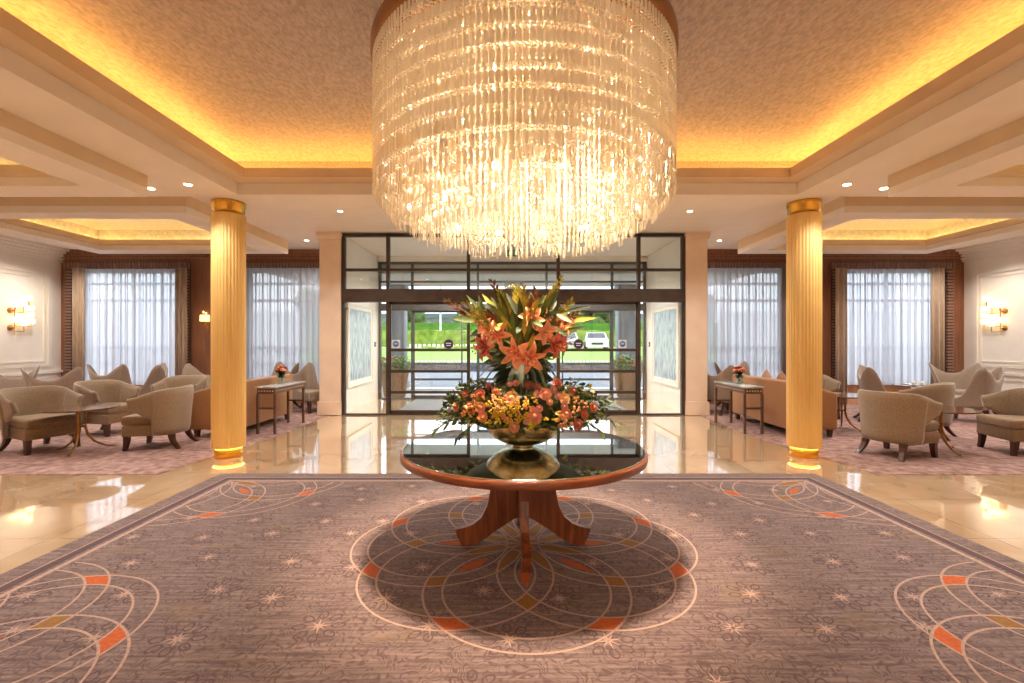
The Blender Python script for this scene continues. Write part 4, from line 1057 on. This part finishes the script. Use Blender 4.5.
def wing_chair(mat, seatmat):
    root = empty('wing_chair'); tag(root, 'x', 'chair')
    plan = []; a = .33
    for k in range(7): plan.append((a, -.34+k*.068, 1, 0))
    N = 30
    for k in range(1, N):
        th = PI*k/N; c, s_ = math.cos(th), math.sin(th)
        x = a*math.copysign(abs(c)**.55, c); y = .07+.24*abs(s_)**.55; nn = Vector((c, s_)).normalized(); plan.append((x, y, nn.x, nn.y))
    for k in range(6,-1,-1): plan.append((-a, -.34+k*.068, -1, 0))
    cols = []
    for (x,y,nx,ny) in plan:
        if y < .07: u = (y+.34)/.41; zt = .42+.20*smooth(u*.9)*1.0
        else:
            pass
        # arc parameter from back centre
        if y >= .07 and abs(x) < .30:
            zt = .775+.21*(abs(x)/.30)**2.6; hf = .05+.08*(abs(x)/.30)**3
        else:
            u = smooth((y+.34)/.56); zt = .44+.58*u**3.4; hf = .02+.13*u**4
        cols.append((x,y,nx,ny,.27,zt,.0,hf))
    shell(cols, th=.04, nv=12).build('backrest', mat, root)
    MB().rbox(-.30,.30,-.36,.26,.25,.34,.02).build('seat_base', seatmat, root)
    MB().rbox(-.275,.275,-.37,.25,.34,.45,.04,seg=4).build('seat', seatmat, root)
    leg(-.27,-.32,-.26,-.30,.26,parent=root); leg(.27,-.32,.26,-.30,.26,parent=root); leg(-.28,.40,-.22,.24,.26,parent=root); leg(.28,.40,.22,.24,.26,parent=root)
    return root
def face(dx, dy): return math.atan2(dy, dx)+PI/2      # local -Y faces (dx,dy)
tub = tub_chair('taupe','taupe_dark'); wing = wing_chair('greige','greige')
TG, WG = 'curved back tub armchairs in the lounge', 'horned wing armchairs in the lounge'
TUBS = [(-6.66,6.58,(.95,-.31),'taupe tub armchair nearest on the left, facing right beside the round side table'),
 (-5.08,6.80,(-.98,-.16),'taupe tub armchair between the left side table and the left gold column, facing left'),
 (-6.72,7.75,(.97,-.1),'taupe tub armchair behind the left round side table, facing right'),
 (-6.15,8.75,(.0,-1),'taupe tub armchair facing forward behind the one by the left gold column'),
 (5.00,6.24,(.93,.37),'taupe tub armchair seen from behind right of the right gold column'),
 (6.88,6.38,(-.97,.2),'taupe tub armchair cut by the right edge, seat facing the side table'),
 (6.55,7.55,(-.62,.78),'taupe tub armchair behind the right round side table, back to the room'),
 (5.95,9.4,(.1,-1),'pale tub armchair peeking out behind the right gold column and sofa'),
 ]
for i, (x, y, d_, lb) in enumerate(TUBS): place(tub, i == 0, (x,y,.009), face(*d_), lb, TG)
WINGS = [(-8.55,8.9,(-.25,.97),'wing armchair on the left with its back to the viewer, behind the nearest tub chair'),
 (-8.55,10.2,(.15,.99),'wing armchair with its concave back in front of the left part of the leftmost window'),
 (-7.6,9.75,(-.85,-.5),'wing armchair in side view facing left in front of the leftmost window'),
 (-9.75,9.0,(.35,-.93),'wing armchair furthest left, only its two pointed horns showing against the cream wall'),
 (-6.55,9.7,(-.2,-.98),'wing armchair half hidden behind the left sofa and left gold column'),
 (6.95,8.9,(.85,-.48),'wing armchair in front of the rightmost window, its back turned left'),
 (8.6,8.85,(-.5,.87),'wing armchair with horned back to the viewer near the right cream wall'),
 (9.75,10.3,(-.35,-.95),'wing armchair facing forward beneath the right drape of the rightmost window'),
 (9.95,8.6,(-.9,-.4),'wing armchair cut off at the right edge in front of the cream wall'),
 (-5.3,10.6,(-.6,-.75),'brown wing armchair beyond the left console table, left one of two'),
 (-4.47,10.2,(.95,-.3),'brown wing armchair beyond the left console table, right one beside the pilaster'),
 (4.48,9.95,(.9,.3),'brown wing armchair beside the right pilaster beyond the right console table'),
 (5.15,10.75,(.3,-.95),'brown wing armchair beyond the right console table, second from the pilaster'),
 ]
for i, (x, y, d_, lb) in enumerate(WINGS): place(wing, i == 0, (x,y,.009), face(*d_), lb, WG)
# side tables
def side_table(x, y, rot, label, h=.60):
    root = empty('side_table', (x,y,.009), rot); tag(root, label, 'table', 'round brass legged side tables')
    MB().lathe([(.36,h-.028),(.42,h-.022),(.425,h-.012),(.42,h)], seg=56).build('table_top', 'top_wood', root)
    for k in range(3):
        a = 2*PI*k/3; pts = []
        for (r, z) in ((.055,h-.03),(.05,.42),(.05,.32),(.075,.22),(.14,.12),(.25,.045),(.335,.018),(.355,.016)): pts.append((r*math.cos(a), r*math.sin(a), z))
        l = MB().tube(pts, [.017,.016,.016,.016,.015,.013,.012,.012], seg=8); l.ball((.355*math.cos(a),.355*math.sin(a),.018),.018); l.build('leg', 'brass', root)
    MB().lathe([(.0,.33),(.055,.33),(.055,.35),(.0,.35)], seg=20).build('collar', 'brass', root)
side_table(-5.95,6.45,math.atan2(-.35,.15),'round side table with dark top and curved brass legs between the left tub chairs')
side_table(5.82,6.5,math.atan2(-.42,-.05),'round side table with dark top and brass legs between the right tub chairs', .58)
side_table(5.55,8.0,math.atan2(-.3,.15),'round brass legged side table directly behind the right gold column')
side_table(8.35,9.75,.4,'round side table set with cups near the rightmost window', .60)
for (dx, dy, lb) in ((-.12,-.05,'white coffee cup on the left of the far right side table'),(.14,.05,'white coffee cup on the right of the far right side table')):
    r_ = empty('coffee_cup', (8.35+dx,9.75+dy,.61)); tag(r_, lb, 'cup', 'white cups on the far side table')
    MB().lathe([(.0,0),(.06,0),(.075,.01),(.07,.012),(.0,.008)], seg=20).build('saucer', 'cup', r_); MB().lathe([(.0,.012),(.025,.012),(.042,.08),(.038,.08),(.02,.02),(0,.02)], seg=20).build('cup_bowl', 'cup', r_)
    MB().tube([(.038,0,.065),(.062,0,.055),(.058,0,.032),(.033,0,.028)], .005, seg=5).build('handle', 'cup', r_)
r_ = MB().rbox(-.16,.05,-.2,.02,0,.012,.004,seg=1,fn=lambda v: Vector((v.x, v.y, v.z+.03*abs(v.x)*(v.z > .006)))).build('napkin', 'cup'); r_.location = (8.4,9.98,.61); tag(r_, 'folded white napkin on the far right side table', 'napkin')
# sofas
def sofa(s, label):
    root = empty('sofa', (4.25*s if s > 0 else -4.30, 8.25, .009)); tag(root, label, 'sofa', 'tan sofas backing the console tables')
    X = lambda a, b_: tuple(sorted((a*s, b_*s)))
    a = X(0,.16); MB().rbox(a[0],a[1],-.9,.95,.12,.87,.04,seg=4).build('sofa_back', 'sofa', root)
    for (y0, y1) in ((-.9,-.74),(.79,.95)):
        a = X(.165,.78); MB().rbox(a[0],a[1],y0,y1,.12,.70,.04,seg=4,fn=lambda v: Vector((v.x, v.y, v.z+(.17*(1-smooth((abs(v.x)-.16)/.5)) if v.z > .4 else 0)))).build('sofa_arm', 'sofa', root)
    a = X(.165,.78); MB().rbox(a[0],a[1],-.735,.785,.12,.32,.02).build('sofa_base', 'sofa', root)
    for (y0, y1) in ((-.73,.02),(.03,.78)):
        MB().rbox(a[0],a[1],y0,y1,.322,.46,.05,seg=4).build('seat_cushion', 'sofa', root); b_ = X(.17,.34); MB().rbox(b_[0],b_[1],y0,y1,.465,.84,.06,seg=4).build('back_cushion', 'sofa', root)
    for (lx, ly) in ((.08,-.82),(.70,-.82),(.08,.87),(.70,.87)): leg(lx*s,ly,lx*s,ly,.125,.026,.036,parent=root)
sofa(-1, 'tan sofa behind the left gold column, its back to the left console table')
sofa(1, 'tan sofa behind the right gold column, its back to the right console table')
def throw(x, y, z, rz, rx, label):
    def fn(v):
        k = max(abs(v.x), abs(v.z))/.2; return Vector((v.x*(1+.08*(k > .9 and abs(v.x) > .15 and abs(v.z) > .15)), v.y*(1.25-1.0*min(1,(max(abs(v.x),abs(v.z))/.2)**3)), v.z*(1+.08*(abs(v.x) > .15 and abs(v.z) > .15))))
    bm = MB(); N = 10; vs = []; fs = []
    for sd in (-1,1):
        for i in range(N+1):
            for j in range(N+1):
                u, v = i/N*2-1, j/N*2-1; th = .07*((1-u**4)*(1-v**4))**.6; p = 1-.06*(1-abs(u*v)); vs.append((u*.19*p, sd*th*.85, v*.19*p))
    o_ = (N+1)**2
    for i in range(N):
        for j in range(N):
            q_ = (i*(N+1)+j, (i+1)*(N+1)+j, (i+1)*(N+1)+j+1, i*(N+1)+j+1); fs.append(q_); fs.append(tuple(o_+k for k in q_[::-1]))
    o = bm.add(vs, fs, 0, True).build('throw_cushion', 'cushion'); o.location = (x,y,z); o.rotation_euler = (0, PI/4, PI/2)
    tag(o, label, 'cushion', 'throw cushions on the right sofa')
for (y, lb) in ((7.8,'brown throw cushion poking over the right sofa back nearest the gold column'),(8.28,'brown throw cushion poking over the middle of the right sofa back'),(8.76,'brown throw cushion poking over the far end of the right sofa back')):
    throw(4.69, y, .748, PI/2, 0, lb)
# console tables
def console(x0, label):
    root = empty('console_table', (x0,0,.009)); tag(root, label, 'table', 'slim console tables behind the sofas')
    y0, y1, w, h = 7.64, 8.74, .32, .77
    MB().rbox(0,w,y0-.02,y1+.02,h-.03,h,.006,seg=1).build('table_top', 'console_top', root)
    q = MB().box(.015,w-.015,y0,y0+.02,h-.12,h-.031).box(.015,w-.015,y1-.02,y1,h-.12,h-.031).box(.015,.035,y0+.021,y1-.021,h-.12,h-.031).box(w-.035,w-.015,y0+.021,y1-.021,h-.12,h-.031).build('apron', 'console_wood', root)
    q = MB()
    for k in range(6): q.ball((.05+k*(w-.1)/5, y0, h-.075), .012, sub=1)
    for k in range(18):
        for xx in (.015, w-.015): q.ball((xx, y0+.06+k*(y1-y0-.12)/17, h-.075), .010, sub=1)
    o_ = q.build('bead_inlay', 'inlay', root); o_['kind'] = 'stuff'
    for xx in (.02,w-.02):
        for yy in (y0+.02,y1-.02): MB().box(xx-.019,xx+.019,yy-.019,yy+.019,0,h-.12).build('leg', 'console_wood', root)
    for yy in (y0+.02,y1-.02): MB().box(.04,w-.04,yy-.011,yy+.011,.40,.43).build('stretcher', 'console_wood', root)
console(-4.19, 'slim dark console table with pale top behind the left sofa')
console(3.71, 'slim dark console table with pale top behind the right sofa')
def posy(x, y, col, label, vl, fl):
    h = .779; root = MB().lathe([(.0,0),(.06,0),(.062,.01),(.06,.15),(.056,.15),(.055,.015),(0,.012)], x, y, seg=28)
    root.v = [(a, b_, c+h+.001) for a, b_, c in root.v]; o = root.build('glass_vase', 'vase_glass'); tag(o, vl, 'vase')
    q = MB(); rd = random.Random(int(x*100))
    hs = []
    for k in range(7):
        a = 2*PI*k/7; rr = .0 if k == 0 else .075; e_ = Vector((x+rr*math.cos(a), y+rr*math.sin(a), h+.245+(.06 if k == 0 else rd.uniform(-.02,.03)))); hs.append(e_)
        q.tube([(x+.02*math.cos(a),y+.02*math.sin(a),h+.02),(x,y,h+.14),e_], .004, seg=5)
        for j in range(6):
            b_ = rd.uniform(0,6); q.leaf((x+.02*math.cos(b_),y+.02*math.sin(b_),h+.10+.02*j), (math.cos(b_),math.sin(b_),.6), (0,0,1), .085, .04)
    o = q.build('posy_stems', 'leaf_deep'); tag(o, label, 'foliage')
    for k, e_ in enumerate(hs):
        r_ = rose(e_, .042, (e_-Vector((x,y,h+.1))), col if k % 3 else 'rose_peach', 900+k+int(x))
        tag(r_, fl, 'rose', 'roses in the small vase on the %s console' % ('left' if x < 0 else 'right'))
posy(-4.02, 8.15, 'rose_coral', 'green stems and leaves in the small vase on the left console', 'small glass vase of roses on the left console table', 'small orange pink rose in the vase on the left console table')
posy(3.86, 8.1, 'rose_coral', 'green stems and leaves in the small vase on the right console', 'small glass vase of roses on the right console table', 'small orange pink rose in the vase on the right console table')
o = MB().box(-.04,.04,-.005,0,.0,.12).build('wall_socket', 'black'); o.location = (RX-.002, 10.0, .42); o.rotation_euler = (0,0,PI/2); tag(o, 'small dark wall socket low on the right cream wall', 'socket')

# ---------------------------------------------------------------- world, camera
w = bpy.data.worlds.new('world'); bpy.context.scene.world = w; w.use_nodes = True; nt = w.node_tree; nt.nodes.clear()
out = nt.nodes.new('ShaderNodeOutputWorld'); bg = nt.nodes.new('ShaderNodeBackground'); nt.links.new(bg.outputs[0], out.inputs[0])
tc = nt.nodes.new('ShaderNodeTexCoord'); n = nt.nodes.new('ShaderNodeTexNoise'); n.inputs['Scale'].default_value = 2.2; n.inputs['Detail'].default_value = 5
nt.links.new(tc.outputs['Generated'], n.inputs['Vector']); r = nt.nodes.new('ShaderNodeValToRGB')
r.color_ramp.elements[0].color = (.62,.74,.92,1); r.color_ramp.elements[1].color = (.95,.98,1,1); r.color_ramp.elements[0].position = .3; r.color_ramp.elements[1].position = .6
nt.links.new(n.outputs['Fac'], r.inputs[0]); nt.links.new(r.outputs[0], bg.inputs[0]); bg.inputs[1].default_value = 2.4
cam = bpy.data.cameras.new('camera'); co = bpy.data.objects.new('camera', cam); C.objects.link(co)
co.location = (CAMX,0,CAMZ); co.rotation_euler = (PI/2,0,0); cam.sensor_width = 36; cam.lens = F/1024*36
cam.shift_x = (512-CX)/1024; cam.shift_y = (CY-341.5)/1024; cam.clip_start = .05; cam.clip_end = 400
sc = bpy.context.scene; sc.camera = co
sc.view_settings.view_transform = 'Standard'; sc.view_settings.look = 'None'; sc.view_settings.gamma = 1; sc.view_settings.use_curve_mapping = False
sc.view_settings.exposure = 0.82
sc.cycles.use_denoising = True; sc.cycles.max_bounces = 8; sc.cycles.diffuse_bounces = 5; sc.cycles.glossy_bounces = 4; sc.cycles.transparent_max_bounces = 24
sc.cycles.sample_clamp_indirect = 6; sc.cycles.caustics_reflective = False; sc.cycles.caustics_refractive = False
